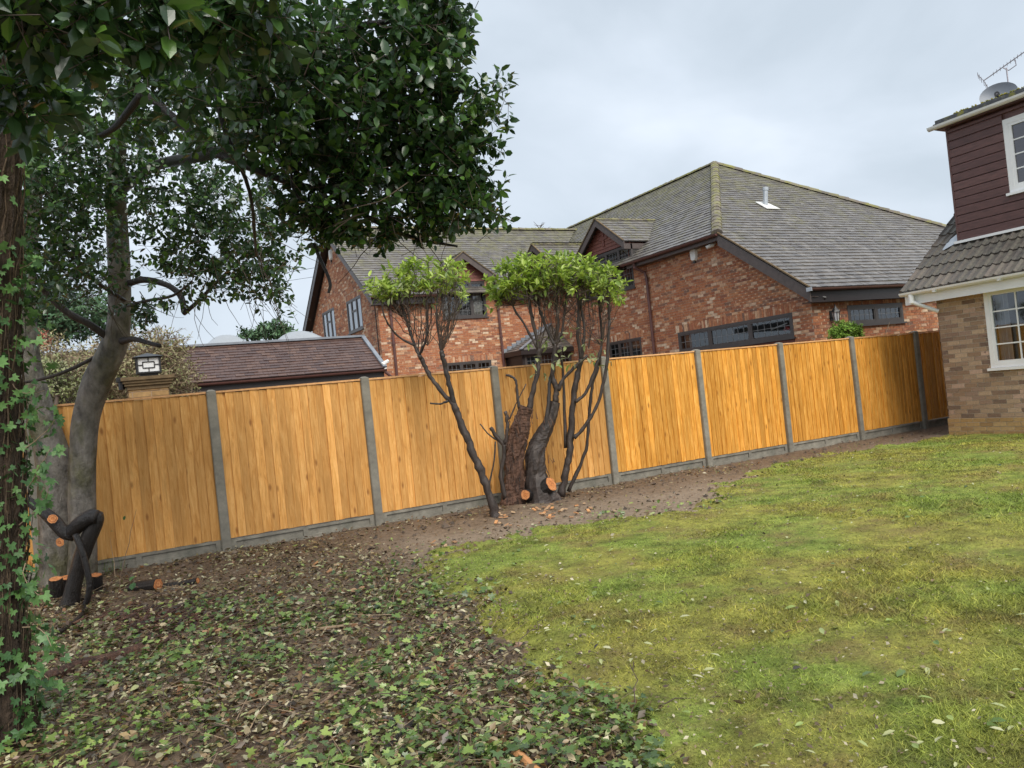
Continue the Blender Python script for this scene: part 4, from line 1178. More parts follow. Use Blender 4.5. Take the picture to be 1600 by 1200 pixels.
# roof: double-roll interlocking tiles, each its own piece
rt = MB(); rt.add([(GX, -.86, rz(GX) - .03), (GX, -6.5, rz(GX) - .03), (17.3, -6.5, rz(17.3) - .03), (17.3, -.86, rz(17.3) - .03)], [(0, 1, 2, 3)], 0)
rt.add([(17.3, -.86, rz(17.3) - .03), (17.3, -6.5, rz(17.3) - .03), (21.5, -6.5, 2.6), (21.5, -.86, 2.6)], [(0, 1, 2, 3)], 0)
roof_r = rt.build('roof', M['tile_under'], rh)
sdir = unit((1, 0, RS)); ndir = unit((-RS, 0, 1)); edir = np.array((0, -1.0, 0))
TW, TG = 0.30, 0.335
def roll_tile():
    k = MB(); nseg = 16; prof = []
    for i in range(nseg + 1):
        u = i / nseg
        ph = (u * 2) % 1.0 if u < 1 else 0.0
        hgt = 0.030 * max(0.0, math.cos((ph - 0.22) * math.pi / 0.44)) if ph < 0.44 else 0.0
        prof.append((u * TW, hgt))
    vs = []
    for a, h in prof: vs.append(edir * a + ndir * (h + .028))
    for a, h in prof: vs.append(edir * a + ndir * (h + .004) + sdir * (TG + .05))
    for a, h in prof: vs.append(edir * a + ndir * (h * .6 - .004))
    m1 = nseg + 1
    k.add(vs, [(i, i + 1, m1 + i + 1, m1 + i) for i in range(nseg)] + [(2 * m1 + i, 2 * m1 + i + 1, i + 1, i) for i in range(nseg)], 0)
    o = k.build('roof_tile', M['tile_roll']); me = o.data; bpy.data.objects.remove(o)
    return me
tm = roll_tile()
for j in range(17):
    for i in range(9):
        p_ = np.array((GX - .03, -.84, rz(GX) - .035)) + sdir * (j * TG) + edir * (i * TW + (0.0 if j % 2 == 0 else 0.0))
        if p_[0] > 13.95 and i > 1: continue
        o = link('roof_tile', tm, roof_r, p_ + ndir * random.uniform(-.003, .004))
caps(roof_r, 'ridge_tiles', (17.3, -6.5, rz(17.3)), (17.3, -.86, rz(17.3)), M['tile_roll'], 0.13)
k = MB(); k.bar((GX, -.85, rz(GX) - .04), (17.3, -.85, rz(17.3) - .04), .03, .06); k.build('verge', M['tile_under'], roof_r)
# clad dormer
XQ = 13.8
dq = empty('dormer', (XQ, -1.43, 3.4)); dq.parent = rh; dq.location = np.array((XQ, -1.43, 3.4)) - ORG[rh]
BQ = Basis((XQ, 0, 0), (0, -1, 0), (-1, 0, 0))
wq = (2.37, 4.2, 4.04, 5.28)
k = MB(); k.box(XQ + .03, 17.0, -6.5, -1.45, 3.3, 5.5); core = k.build('core', M['cladding_dark'], dq)
z = 3.44; i = 0
while z < 5.44:
    z2 = min(z + 0.150, 5.46)
    segs = [(1.425, 6.4)]
    if z2 > wq[2] + .01 and z < wq[3] - .01: segs = [(1.425, wq[0]), (wq[1], 6.4)]
    for a0_, a1_ in segs:
        k = MB()
        k.hexa([BQ.pt(a0_, z, -.03), BQ.pt(a1_, z, -.03), BQ.pt(a1_, z, .018), BQ.pt(a0_, z, .018), BQ.pt(a0_, z2, -.03), BQ.pt(a1_, z2, -.03), BQ.pt(a1_, z2 - .028, .016), BQ.pt(a0_, z2 - .028, .016)])
        k.add([BQ.pt(a0_, z2 - .028, .016), BQ.pt(a1_, z2 - .028, .016), BQ.pt(a1_, z2 - .006, .004), BQ.pt(a0_, z2 - .006, .004)], [(0, 1, 2, 3)])
        k.build('cladding_board', M['cladding_dark'], dq)
    z = z2
k = MB(); k.bb(BQ, 1.395, 1.428, 3.42, 5.46, -.03, .022); k.build('corner_trim', M['cladding_dark'], dq)
k = MB(); k.box(XQ - .01, XQ + .02, -1.398, -1.39, 3.45, 5.46); k.build('edge_trim', M['white_upvc'], dq)
window(dq, BQ, wq[0], wq[1], wq[2], wq[3], [0, .5, 1], M['white_upvc'], 0.085, bars=(2, 4), glass='glass', depth=.06, curtain=[(0.03, 0.97, M['net_curtain'])])
k = MB(); k.bar((XQ - .03, -1.36, 3.41), (XQ - .03, -6.4, 3.41), .09, .045); k.build('flashing', M['white_upvc'], dq)
k = MB(); k.add([(XQ - .16, -1.16, 3.30), (XQ - .02, -1.40, 3.42), (XQ + .20, -1.40, 3.66), (XQ + .10, -1.16, 3.50)], [(0, 1, 2, 3)], 0); k.build('corner_lead', M['grey_metal'], dq)
k = MB(); k.box(XQ - .12, 17.2, -6.5, -1.30, 5.47, 5.50); k.build('soffit', M['cladding_dark'], dq)
k = MB(); k.box(XQ - .12, 17.2, -6.5, -1.24, 5.50, 5.60); k.box(XQ - .10, 17.2, -6.5, -1.27, 5.60, 5.66); k.build('flat_roof', M['felt'], dq)
gutter(dq, [(XQ - .16, -6.5, 5.56), (XQ - .16, -1.18, 5.55)], M['white_upvc'], 0.066)
k = MB()                                             # moss tufts along the felt edge
for i in range(60):
    yv = -random.uniform(1.6, 3.2); s = random.uniform(.01, .03)
    k.tube([(XQ - .09 + random.uniform(0, .1), yv, 5.655), (XQ - .09, yv, 5.66 + s)], [s, s * .5], 5)
k.build('moss', mat('moss', [(0.22, 0.20, 0.04), (0.14, 0.15, 0.04), (0.30, 0.26, 0.05)], 0.95), dq)
# dish and aerial
q = on(1561, 152, 0, 15.3)
ds = empty('satellite_dish', q - (0, 0, .3), 'grey satellite dish standing on the dormer roof', 'satellite dish')
k = MB(); ax = unit((-0.75, -0.35, 0.33)); sx_ = unit(np.cross(ax, (0, 0, 1))); up_ = np.cross(sx_, ax)
vs = []; rings, seg = 6, 28
for j in range(rings + 1):
    for i in range(seg):
        t_ = 2 * math.pi * i / seg; rr = .31 * j / rings
        vs.append(q + sx_ * math.cos(t_) * rr + up_ * math.sin(t_) * rr * .80 + ax * (.10 * (j / rings) ** 2))
k.add(vs, [(j * seg + i, j * seg + (i + 1) % seg, (j + 1) * seg + (i + 1) % seg, (j + 1) * seg + i) for j in range(rings) for i in range(seg)])
k.build('reflector', M['dish_grey'], ds, smooth=True)
k = MB(); k.bar(q - up_ * .28, q - up_ * .22 + ax * .42, .02, .02); k.bar(q - ax * .02, q - ax * .10 + (0, 0, -.6), .05, .05); k.build('arm', M['aerial_metal'], ds)
k = MB(); k.tube([q - up_ * .22 + ax * .42, q - up_ * .20 + ax * .34], .045, 8); k.build('receiver', M['black_metal'], ds)
mt = on(1573, 110, 0, 15.6)
ae = empty('tv_aerial', mt - (0, 0, 1.2), 'slender rooftop television aerial with many short rods', 'aerial')
k = MB(); k.tube([mt - (0, 0, 1.4), mt + (0, 0, .05)], .014, 6); k.build('mast', M['aerial_metal'], ae)
b0, b1 = on(1537, 126, 0, 15.6), on(1612, 60, 0, 15.6)
b1 = b1 + np.array((0.5, 0, .1)); bd = unit(b1 - b0)
k = MB(); k.tube([b0, b1], .011, 5); k.build('boom', M['aerial_metal'], ae)
rod = unit(np.cross(bd, (0, 0, 1)) + np.array((0, 0, .0)))
for i in range(16):
    c_ = b0 + (b1 - b0) * (0.16 + .84 * i / 15)
    k = MB(); k.bar(c_ - rod * .13, c_ + rod * .13, .007, .007); k.build('rod', M['aerial_metal'], ae)
k = MB(); upn = np.cross(rod, bd)
for s in (-1, 1):
    for t_ in (.04, .10, .15): k.bar(b0 + upn * s * t_ * 1.0 - rod * .20 - bd * .02, b0 + upn * s * t_ + rod * .20 - bd * .02, .008, .008)
    k.bar(b0, b0 + upn * s * .17 - bd * .02, .01, .01)
k.build('reflector', M['aerial_metal'], ae)
k = MB(); c_ = b0 + (b1 - b0) * .45; k.tube([c_ - upn * .02 - bd * .16, c_ - upn * .12 - bd * .12, c_ - upn * .12 + bd * .02, c_ - upn * .02 + bd * .06], .010, 5); k.build('bracket', M['aerial_metal'], ae)
# ------------------------------------------------------------------ branch helpers
def smooth_path(pts, rad, n=5):
    """Catmull-Rom through the points"""
    P = [np.asarray(q, float) for q in pts]; rad = list(rad)
    P = [2 * P[0] - P[1]] + P + [2 * P[-1] - P[-2]]; rr = [rad[0]] + rad + [rad[-1]]
    out, ro = [], []
    for i in range(1, len(P) - 2):
        for k in range(n):
            t = k / n
            a, b, c, d = P[i - 1], P[i], P[i + 1], P[i + 2]
            out.append(0.5 * (2 * b + (c - a) * t + (2 * a - 5 * b + 4 * c - d) * t * t + (3 * b - a - 3 * c + d) * t ** 3))
            ro.append(rr[i] * (1 - t) + rr[i + 1] * t)
    out.append(P[-2]); ro.append(rr[-2])
    return out, ro
def limb(mb, pts, sides=9, jit=0.06, n=5, thin_=1.0):
    """pts: (px, py, depth, radius in pixels)"""
    W = [PX(a, b, d) for a, b, d, r in pts]; rd = [r * thin_ * d / FPX for a, b, d, r in pts]
    P, r_ = smooth_path(W, rd, n)
    if thin_ < 1:
        r_ = [q * random.uniform(.86, 1.16) for q in r_]; P = [P[0]] + [q + rand_dir(1)[0] * r_[i] * .22 for i, q in enumerate(P[1:])]
    mb.tube(P, r_, sides, jit=jit)
    return P, r_
def twig(mb, a, b, r0, r1, bow=0.15, n=6, sides=4, wob=0.012):
    a = np.asarray(a, float); b = np.asarray(b, float); Ln = np.linalg.norm(b - a)
    off = rand_dir(1)[0] * Ln * bow
    pts = []
    for k in range(n + 1):
        t = k / n
        pts.append(a + (b - a) * t + off * 4 * t * (1 - t) * 0.5 + (rand_dir(1)[0] * wob * Ln if 0 < k < n else 0))
    mb.tube(pts, list(np.linspace(r0, r1, n + 1)), sides, cap=False)
    return pts
def disc(mb, c, nrm, r, th=0.004, sides=18, squash=1.0):
    """sawn face: rings of growth around an off-centre pith, dark ragged rim"""
    c = np.asarray(c, float); nrm = unit(nrm)
    x = unit(np.cross(nrm, (0.2, 0.1, 1))); y = np.cross(nrm, x)
    wob = [random.uniform(.90, 1.06) for k in range(sides)]; pith = (x * random.uniform(-.2, .2) + y * random.uniform(-.2, .2)) * r
    fr = [1.0, .93, .80, .70, .56, .44, .28, .14]
    prev = None
    for i, q in enumerate(fr):
        ring = [c + nrm * (th + random.uniform(-.0015, .0015)) + pith * (1 - q) + (x * math.cos(2 * math.pi * k / sides) + y * math.sin(2 * math.pi * k / sides) * squash) * r * q * wob[k] for k in range(sides)]
        if prev is not None:
            mb.add(prev + ring, [(k, (k + 1) % sides, (k + 1) % sides + sides, k + sides) for k in range(sides)], .88 if i == 1 else None)
        prev = ring
    mb.add(prev, [tuple(range(sides))])

def clusters(lobes, k=11, up=0.15, outw=0.6, spread=0.9, twl=0.16, bias=2.0):
    """leafy twigs filling ellipsoids. lobes: (px, py, depth, rx px, ry px, rd m, twigs, leaf size). Returns leaves and twig segments"""
    P, F, S, T0, T1 = [], [], [], [], []
    for (px, py, dp_, rx, ry, rd, nt_, ls) in lobes:
        v = rand_dir(nt_) * (rng.random(nt_)[:, None] ** (1 / bias))
        sx_, sy_ = rx * dp_ / FPX, ry * dp_ / FPX
        off = v[:, :1] * RGT * sx_ + v[:, 1:2] * UPV * sy_ + v[:, 2:] * FWD * rd
        c = PX(px, py, dp_) + off
        d = off / (np.linalg.norm(off, axis=1, keepdims=True) + 1e-6) * outw + rand_dir(nt_) * 0.7 + np.array([0, 0, up])
        d /= np.linalg.norm(d, axis=1, keepdims=True)
        Ln = twl * rng.uniform(0.6, 1.4, nt_)
        T0.append(c - d * (Ln * 0.9)[:, None]); T1.append(c + d * (Ln * 0.5)[:, None])
        s1 = np.cross(d, rand_dir(nt_)); s1 /= np.linalg.norm(s1, axis=1, keepdims=True); s2 = np.cross(d, s1)
        for j in range(k):
            t = (j + 0.5) / k - 0.5; ph = j * 2.4 + rng.random(nt_)
            side = s1 * np.cos(ph)[:, None] + s2 * np.sin(ph)[:, None]
            ld = d * 0.55 + side * spread + rng.normal(0, 0.2, (nt_, 3)) + np.array([0, 0, -0.08])
            nr = d * 0.7 + np.array([0, 0, 0.75]) + rng.normal(0, 0.45, (nt_, 3))
            P.append(c + d * (Ln * t)[:, None] + side * 0.006); F.append(frames(ld, nr)); S.append(ls * rng.uniform(0.65, 1.2, nt_))
    return np.concatenate(P), np.concatenate(F), np.concatenate(S), np.concatenate(T0), np.concatenate(T1)
def twig_mesh(name, T0, T1, r, m, parent):
    n = len(T0)
    d = T1 - T0; d /= np.linalg.norm(d, axis=1, keepdims=True)
    x = np.cross(d, [0.3, 0.5, 0.8]); x /= np.linalg.norm(x, axis=1, keepdims=True); y = np.cross(d, x)
    V = np.empty((n, 6, 3))
    for q in range(3):
        t = 2 * math.pi * q / 3; o = (x * math.cos(t) + y * math.sin(t))
        V[:, q] = T0 + o * r; V[:, q + 3] = T1 + o * r * 0.5
    f = np.array([(0, 1, 4, 3), (1, 2, 5, 4), (2, 0, 3, 5)])
    F = (f[None] + (np.arange(n) * 6)[:, None, None]).reshape(-1, 4)
    o = npmesh(name, V.reshape(-1, 3), F, np.repeat(rng.random(n), 3), m, parent)
    o['kind'] = 'stuff'
    return o

# ------------------------------------------------------------------ holly tree with two grey trunks
tree = empty('holly_tree', (-0.55, -0.62, 0), 'large dark green holly tree with twin smooth grey trunks overhanging the garden', 'tree')
tk = MB()
limb(tk, [(128, 925, 8.0, 22), (130, 850, 8.0, 20), (128, 780, 8.0, 20), (130, 700, 8.0, 19.5), (135, 650, 8.0, 20), (152, 595, 7.95, 21), (176, 545, 7.9, 20), (186, 505, 7.85, 17), (187, 440, 7.8, 16.5),
          (184, 370, 7.75, 16), (182, 310, 7.6, 14), (185, 230, 7.4, 12), (200, 150, 7.0, 10), (230, 60, 6.5, 8)], 16, 0.03, 7)
tk.build('trunk', M['bark_grey'], tree, smooth=True)
tk = MB()
limb(tk, [(88, 930, 8.2, 34), (92, 880, 8.2, 26), (90, 800, 8.2, 27), (84, 720, 8.2, 25), (62, 640, 8.2, 20), (44, 570, 8.2, 19), (36, 490, 8.2, 18), (38, 420, 8.2, 16), (48, 340, 8.0, 14), (60, 240, 7.6, 12), (90, 120, 7, 9)], 16, 0.03, 7)
tk.build('trunk', M['bark_grey'], tree, smooth=True)
for spec in ([(172, 530, 7.85, 6), (140, 507, 7.7, 5.5), (105, 488, 7.6, 5.5), (70, 455, 7.5, 5), (55, 430, 7.3, 4)],
             [(190, 533, 7.8, 6), (210, 530, 7.7, 4.2), (232, 536, 7.6, 3.6), (250, 540, 7.5, 3.2)],
             [(195, 445, 7.8, 5), (225, 437, 7.7, 5), (260, 445, 7.6, 4.5), (282, 462, 7.5, 5), (288, 488, 7.45, 4.5)],
             [(287, 490, 7.45, 4), (305, 475, 7.4, 3.4), (325, 455, 7.3, 3), (360, 420, 7.1, 2.5)],
             [(150, 557, 7.9, 3), (115, 575, 7.7, 3), (75, 590, 7.5, 2.5), (25, 600, 7.3, 2)],
             [(195, 470, 7.6, 3), (150, 440, 7.3, 3.2), (120, 410, 7.0, 3), (80, 370, 6.7, 3)],
             [(190, 480, 7.6, 2.5), (230, 470, 7.2, 2.4), (270, 462, 7.0, 2.2), (300, 440, 6.8, 2)],
             [(150, 215, 4.9, 4), (178, 200, 4.8, 5), (200, 175, 4.7, 5.5), (222, 146, 4.6, 6)],
             [(222, 146, 4.6, 6), (250, 165, 4.6, 5.5), (290, 200, 4.6, 6), (335, 238, 4.6, 6), (400, 265, 4.6, 6), (470, 290, 4.7, 5), (560, 300, 4.7, 4)],
             [(185, 300, 7.6, 9), (240, 260, 6.6, 8), (330, 240, 5.6, 9), (430, 200, 4.8, 8), (540, 170, 4.5, 6), (650, 150, 4.5, 4), (740, 140, 4.6, 2.5)],
             [(90, 120, 7, 8), (150, 90, 5.5, 8), (260, 70, 4.4, 8), (400, 60, 4.1, 6), (560, 40, 4.3, 5), (690, 20, 4.5, 3)],
             [(430, 200, 4.8, 6), (470, 260, 4.6, 5), (560, 330, 4.7, 4), (640, 370, 4.8, 3), (715, 385, 4.8, 1.8)],
             [(490, 380, 4.7, 2.6), (500, 405, 4.7, 2.8), (512, 430, 4.7, 2.6), (516, 446, 4.7, 2.6), (513, 458, 4.7, 2)],
             [(330, 100, 4.2, 4), (350, 200, 4.3, 4), (390, 300, 4.5, 3), (400, 400, 5, 2)],
             [(455, 240, 4.4, 2.2), (460, 300, 4.4, 2.2), (500, 325, 4.4, 2), (545, 318, 4.4, 1.6)]):
    lb = MB(); limb(lb, spec, 8, 0.06, 5); lb.build('branch', M['bark_black'] if spec[0][2] < 7.7 else M['bark_laurel'], tree, smooth=True)
LOB = [(110, 30, 2.7, 210, 75, .30, 71, .094), (340, 25, 3.2, 180, 75, .40, 90, .084), (20, 130, 3.0, 70, 90, .30, 37, .085),
       (430, 130, 4.2, 190, 150, .70, 286, .072), (600, 110, 4.4, 140, 135, .60, 219, .072), (690, 215, 4.6, 90, 115, .45, 158, .070),
       (560, 275, 4.6, 170, 85, .50, 211, .068), (700, 300, 4.7, 85, 60, .40, 82, .068), (600, 362, 4.8, 115, 26, .30, 46, .064), (500, 345, 4.7, 60, 40, .3, 44, .064),
       (150, 250, 6.9, 210, 165, 1.0, 484, .064), (350, 340, 6.8, 130, 110, .80, 286, .062), (50, 320, 6.0, 110, 175, .80, 249, .064),
       (300, 420, 6.8, 125, 60, .60, 82, .060), (400, 415, 6.6, 65, 65, .50, 59, .060), (100, 430, 7.0, 110, 55, .60, 67, .060), (30, 440, 6.5, 60, 70, .5, 44, .062),
       (685, 35, 4.5, 60, 60, .40, 90, .070), (250, 120, 5.0, 260, 110, .80, 286, .068), (215, 485, 7.4, 50, 28, .3, 17, .060), (440, 470, 6.5, 30, 30, .3, 7, .056),
       (760, 170, 4.6, 40, 50, .3, 19, .064), (770, 330, 4.7, 25, 40, .3, 10, .064)]
P_, F_, S_, T0, T1 = clusters(LOB)
scatter('crown', OVAL, P_, F_, S_, M['holly_leaf'], tree, 280)
twig_mesh('twigs', T0, T1, 0.0022, M['twig'], tree)
# bare hanging sprays below the crown
k = MB()
for i in range(46):
    a = PX(random.uniform(300, 470), random.uniform(370, 450), random.uniform(6.2, 7.0)); b = a + np.array([random.uniform(-.3, .35), random.uniform(-.3, .3), random.uniform(-.75, .05)])
    twig(k, a, b, .004, .0015, .35, 7, 3)
for i in range(40):
    a = PX(random.uniform(60, 260), random.uniform(380, 480), random.uniform(6.6, 7.4)); b = a + np.array([random.uniform(-.4, .4), random.uniform(-.3, .3), random.uniform(-.5, .2)])
    twig(k, a, b, .005, .0015, .3, 7, 3)
for i in range(90):
    a = PX(random.uniform(380, 720), random.uniform(120, 370), random.uniform(4.3, 4.9)); b = a + rand_dir(1)[0] * random.uniform(.15, .45)
    twig(k, a, b, .004, .0012, .3, 6, 3)
tag(k.build('bare_twigs', M['twig'], tree), kind='stuff')

# ------------------------------------------------------------------ ivy-clad trunk at the left edge
iv = empty('ivy_clad_tree', PX(2, 1115, 4.1) * (1, 1, 0), 'shaggy brown tree trunk wrapped in ivy at the left edge', 'tree')
tk = MB()
W = [PX(a, b, d) for a, b, d in ((-2, 1190, 4.0), (0, 1080, 4.0), (-4, 950, 4.0), (-2, 800, 4.0), (-8, 640, 4.0), (-8, 480, 3.95), (-5, 330, 3.9), (0, 150, 3.8), (6, 0, 3.7), (10, -200, 3.6))]
P1, r1 = smooth_path(W, [.20, .165, .155, .150, .150, .145, .14, .135, .13, .12], 9)
P1, r1 = smooth_path(W, [.18, .130, .118, .115, .115, .110, .105, .10, .095, .09], 22)
tk.tube(P1, r1, 36, jit=0.09)
tk.build('trunk', M['bark_ivy'], iv)
k = MB()                                             # fibrous aerial roots on the bark
for i in range(1500):
    t = random.randrange(2, len(P1) - 20); th = random.uniform(0, 6.28)
    o_ = RGT * math.cos(th) + FWD * math.sin(th)
    a = P1[t] + o_ * r1[t] * .98; e = min(len(P1) - 1, t + random.randint(5, 16))
    b = P1[e] + (o_ + RGT * random.uniform(-.2, .2)) * r1[e] * random.uniform(.98, 1.18)
    twig(k, a, b, random.uniform(.002, .006), .0015, .12, 5, 4)
tag(k.build('roots', M['bark_ivy'], iv), kind='stuff')
n = 1250
ti = rng.integers(4, len(P1) - 3, n); th = rng.uniform(0, 2 * math.pi, n)
ti = np.where(rng.random(n) < .8, rng.integers(6, 125, n), ti)
o_ = RGT[None] * np.cos(th)[:, None] + FWD[None] * np.sin(th)[:, None]
rr = np.array(r1)[ti] * rng.uniform(1.02, 1.15, n) + rng.random(n) ** 3 * .16
pos = np.array(P1)[ti] + o_ * rr[:, None] + rng.normal(0, .02, (n, 3))
fr = frames(rng.normal(0, .6, (n, 3)) + np.array([0, 0, -.75]) + o_ * .3, o_ + rng.normal(0, .35, (n, 3)) + np.array([0, 0, .3]))
scatter('ivy_leaves', IVY, pos, fr, np.clip(rng.gamma(5, .0095, n) + .014, 0, .085), M['ivy_leaf'], iv, 200, 'ivy_leaf')
# trailing ivy strands standing off the trunk
st = MB(); pos = []; nd = []
for (x0, y0, x1, y1) in ((40, 700, 88, 640), (45, 760, 80, 700), (30, 820, 75, 760), (40, 880, 60, 930), (20, 600, 70, 610), (35, 980, 80, 1010), (45, 690, 60, 640), (10, 430, 60, 400), (30, 1050, 75, 1060)):
    p_ = twig(st, PX(x0, y0, 3.95), PX(x1, y1, 3.85), .003, .0015, .3, 7, 4)
    for q in p_[2:]: pos.append(q + rand_dir(1)[0] * .02)
    for q in p_[4:]: pos.append(q + rand_dir(1)[0] * .03)
tag(st.build('strands', M['twig_pale'], iv), kind='stuff')
pos = np.array(pos); n = len(pos)
fr = frames(rng.normal(0, .7, (n, 3)) + np.array([.2, 0, -.5]), -FWD[None] + rng.normal(0, .5, (n, 3)) + np.array([0, 0, .5]))
scatter('strand_leaves', IVY, pos, fr, rng.uniform(.04, .08, n), M['ivy_leaf'], iv, 0)

# ------------------------------------------------------------------ cut-back laurels in front of the fence
def twiggy_top(stems, forks, region, dep, nt_, parent, r0=.0075):
    """twigs rising from fork points to a flat-clipped top. region: list of (px, top py) defining the clipped line"""
    k = MB(); tips = []
    xs = [q[0] for q in region]
    for i in range(nt_):
        fx, fy, fd = random.choice(forks)
        px = random.uniform(xs[0], xs[-1])
        # keep twigs fairly upright: choose the fork nearest in x half of the time
        if random.random() < .75:
            fx, fy, fd = min(forks, key=lambda q: abs(q[0] - px) + random.uniform(0, 35))
        ty = np.interp(px, xs, [q[1] for q in region]) + 46 * random.random() ** 1.3 + 4
        td = fd + random.uniform(-.42, .42)
        pts = twig(k, PX(fx, fy, fd), PX(px, ty, td), random.uniform(.6, 1.3) * r0, .0028, .16, 8, 5, .02)
        tips.append((pts[-1], unit(pts[-1] - pts[-3])))
        for s in range(random.randint(2, 4)):        # side twigs
            j = random.randint(3, 7); b = pts[j] + rand_dir(1)[0] * .15 + np.array([0, 0, random.uniform(.05, .22)]); b[2] = min(b[2], pts[-1][2] + .05)
            q = twig(k, pts[j], b, .0035, .0016, .2, 4, 3)
            tips.append((q[-1], unit(q[-1] - q[-2])))
    tag(k.build('twigs', M['twig'], parent), kind='stuff')
    return tips
def laurel_leaves(tips, parent, per, size, m, singles, drop=0.0, name='crown', minz=None):
    P, D, Nn, S = [], [], [], []
    for (t, d) in tips:
        if minz is not None and t[2] < minz: continue
        c = np.random.default_rng(int(abs(t[0] * 1e4)) % 99991)
        for j in range(int(c.integers(per[0], per[1] + 1))):
            s = unit(np.cross(d, c.normal(size=3)))
            P.append(t - d * c.uniform(0, .09)); D.append(d * c.uniform(.2, .9) + s * c.uniform(.5, 1.0) + np.array([0, 0, -drop])); Nn.append(np.array([0, 0, 1.0]) + d * .3 + c.normal(size=3) * .45)
            S.append(size * c.uniform(.55, 1.2))
    P = np.array(P); return scatter(name, NARROW, P, frames(np.array(D), np.array(Nn)), np.array(S), m, parent, singles)
la1 = empty('laurel_shrub', (4.22, -1.04, 0), 'slender single-stemmed laurel clipped flat on top, left of the stumps', 'shrub', 'cut-back laurels in front of the fence')
D1 = 9.73
k = MB()
limb(k, [(776, 816, D1, 12), (770, 790, D1, 10), (757, 750, D1, 9.5), (742, 715, D1, 9), (728, 680, D1, 8.8), (715, 648, D1, 8.2), (708, 628, D1, 8)], 12, .08, thin_=.64)
limb(k, [(709, 632, D1, 7), (703, 605, D1 - .03, 6), (697, 580, D1 - .05, 5.6), (692, 560, D1 - .08, 6), (690, 548, D1 - .1, 5.5)], 10, .08, thin_=.64)
limb(k, [(709, 632, D1, 7), (690, 612, D1 + .05, 5.4), (672, 588, D1 + .08, 5.2), (661, 566, D1 + .1, 5.4), (655, 555, D1 + .1, 5)], 10, .08, thin_=.64)
limb(k, [(700, 626, D1, 3.5), (688, 631, D1, 2.5), (672, 630, D1, 2)], 7, .08, thin_=.64)
k.build('stem', M['bark_laurel'], la1, smooth=True)
reg = [(572, 440), (592, 416), (640, 402), (695, 398), (720, 404), (730, 418)]
fk = [(655, 556, D1 + .1), (690, 549, D1 - .1), (668, 540, D1), (645, 530, D1 + .15), (640, 505, D1 + .1), (628, 495, D1 + .2)]
k = MB()
for a in ([(655, 556, D1 + .1, 4), (646, 535, D1 + .12, 3.4), (636, 505, D1 + .12, 3), (628, 480, D1 + .12, 2.6), (622, 455, D1, 2)], [(690, 549, D1 - .1, 4), (686, 525, D1 - .1, 3.2), (682, 490, D1 - .1, 3), (684, 455, D1, 2)],
          [(655, 556, D1 + .1, 3.5), (664, 535, D1, 3), (668, 505, D1, 2.8), (666, 470, D1, 2)], [(648, 540, D1 + .1, 3), (622, 525, D1 + .1, 2.5), (603, 500, D1, 2.2), (595, 470, D1, 1.8)], [(690, 549, D1, 3), (699, 525, D1, 2.6), (702, 490, D1, 2.2), (699, 460, D1, 1.8)]):
    limb(k, a, 7, .08, thin_=.62)
k.build('branch', M['bark_laurel'], la1, smooth=True)
tips = twiggy_top(None, fk, reg, D1, 84, la1, .0055)
tip2 = [t for t in tips if (lambda v: 600 - FPX * (v @ UPV) / (v @ FWD))(t[0] - CAM) < np.interp(800 + FPX * ((t[0] - CAM) @ RGT) / ((t[0] - CAM) @ FWD), [q[0] for q in reg], [q[1] for q in reg]) + 54]
laurel_leaves(tip2, la1, (3, 8), .108, M['laurel_leaf'], 180)

la2 = empty('laurel_shrub', (5.16, -.58, 0), 'broad multi-stemmed laurel with hacked shaggy stumps and a flat clipped top', 'shrub', 'cut-back laurels in front of the fence')
D2 = 10.5
k = MB()                                             # two thick torn stumps
limb(k, [(806, 800, D2, 26), (803, 775, D2, 20), (805, 745, D2, 16.5), (803, 715, D2, 16.5), (808, 690, D2, 15.5), (814, 668, D2, 15), (818, 650, D2, 11), (823, 636, D2, 11.5)], 22, .17, 9)
k.build('stump', M['bark_shaggy'], la2)
k = MB()
limb(k, [(852, 800, D2 - .05, 34), (846, 775, D2 - .05, 24), (838, 740, D2 - .05, 16), (838, 710, D2 - .05, 15), (842, 690, D2, 13.5), (852, 672, D2, 11), (862, 650, D2, 8), (868, 628, D2, 7.5)], 20, .12, 8)
k.build('stump', M['bark_laurel'], la2)
k = MB()
for i in range(80):                                 # strips of torn bark
    t = random.random()
    if random.random() < .6: a = (random.uniform(790, 824), random.uniform(650, 770), D2 - .16)
    else: a = (random.uniform(830, 866), random.uniform(650, 760), D2 - .14)
    p_ = PX(*a); twig(k, p_ - FWD * random.uniform(0, .03), p_ + np.array([random.uniform(-.04, .04), random.uniform(-.02, .02), random.uniform(.05, .14)]), random.uniform(.004, .009), .002, .2, 3, 4)
tag(k.build('torn_bark', mat('torn_bark', [(.03, .018, .014), (.09, .045, .028), (.05, .025, .018), (.17, .085, .05), (.02, .014, .012)], .75), la2), kind='stuff')
k = MB()
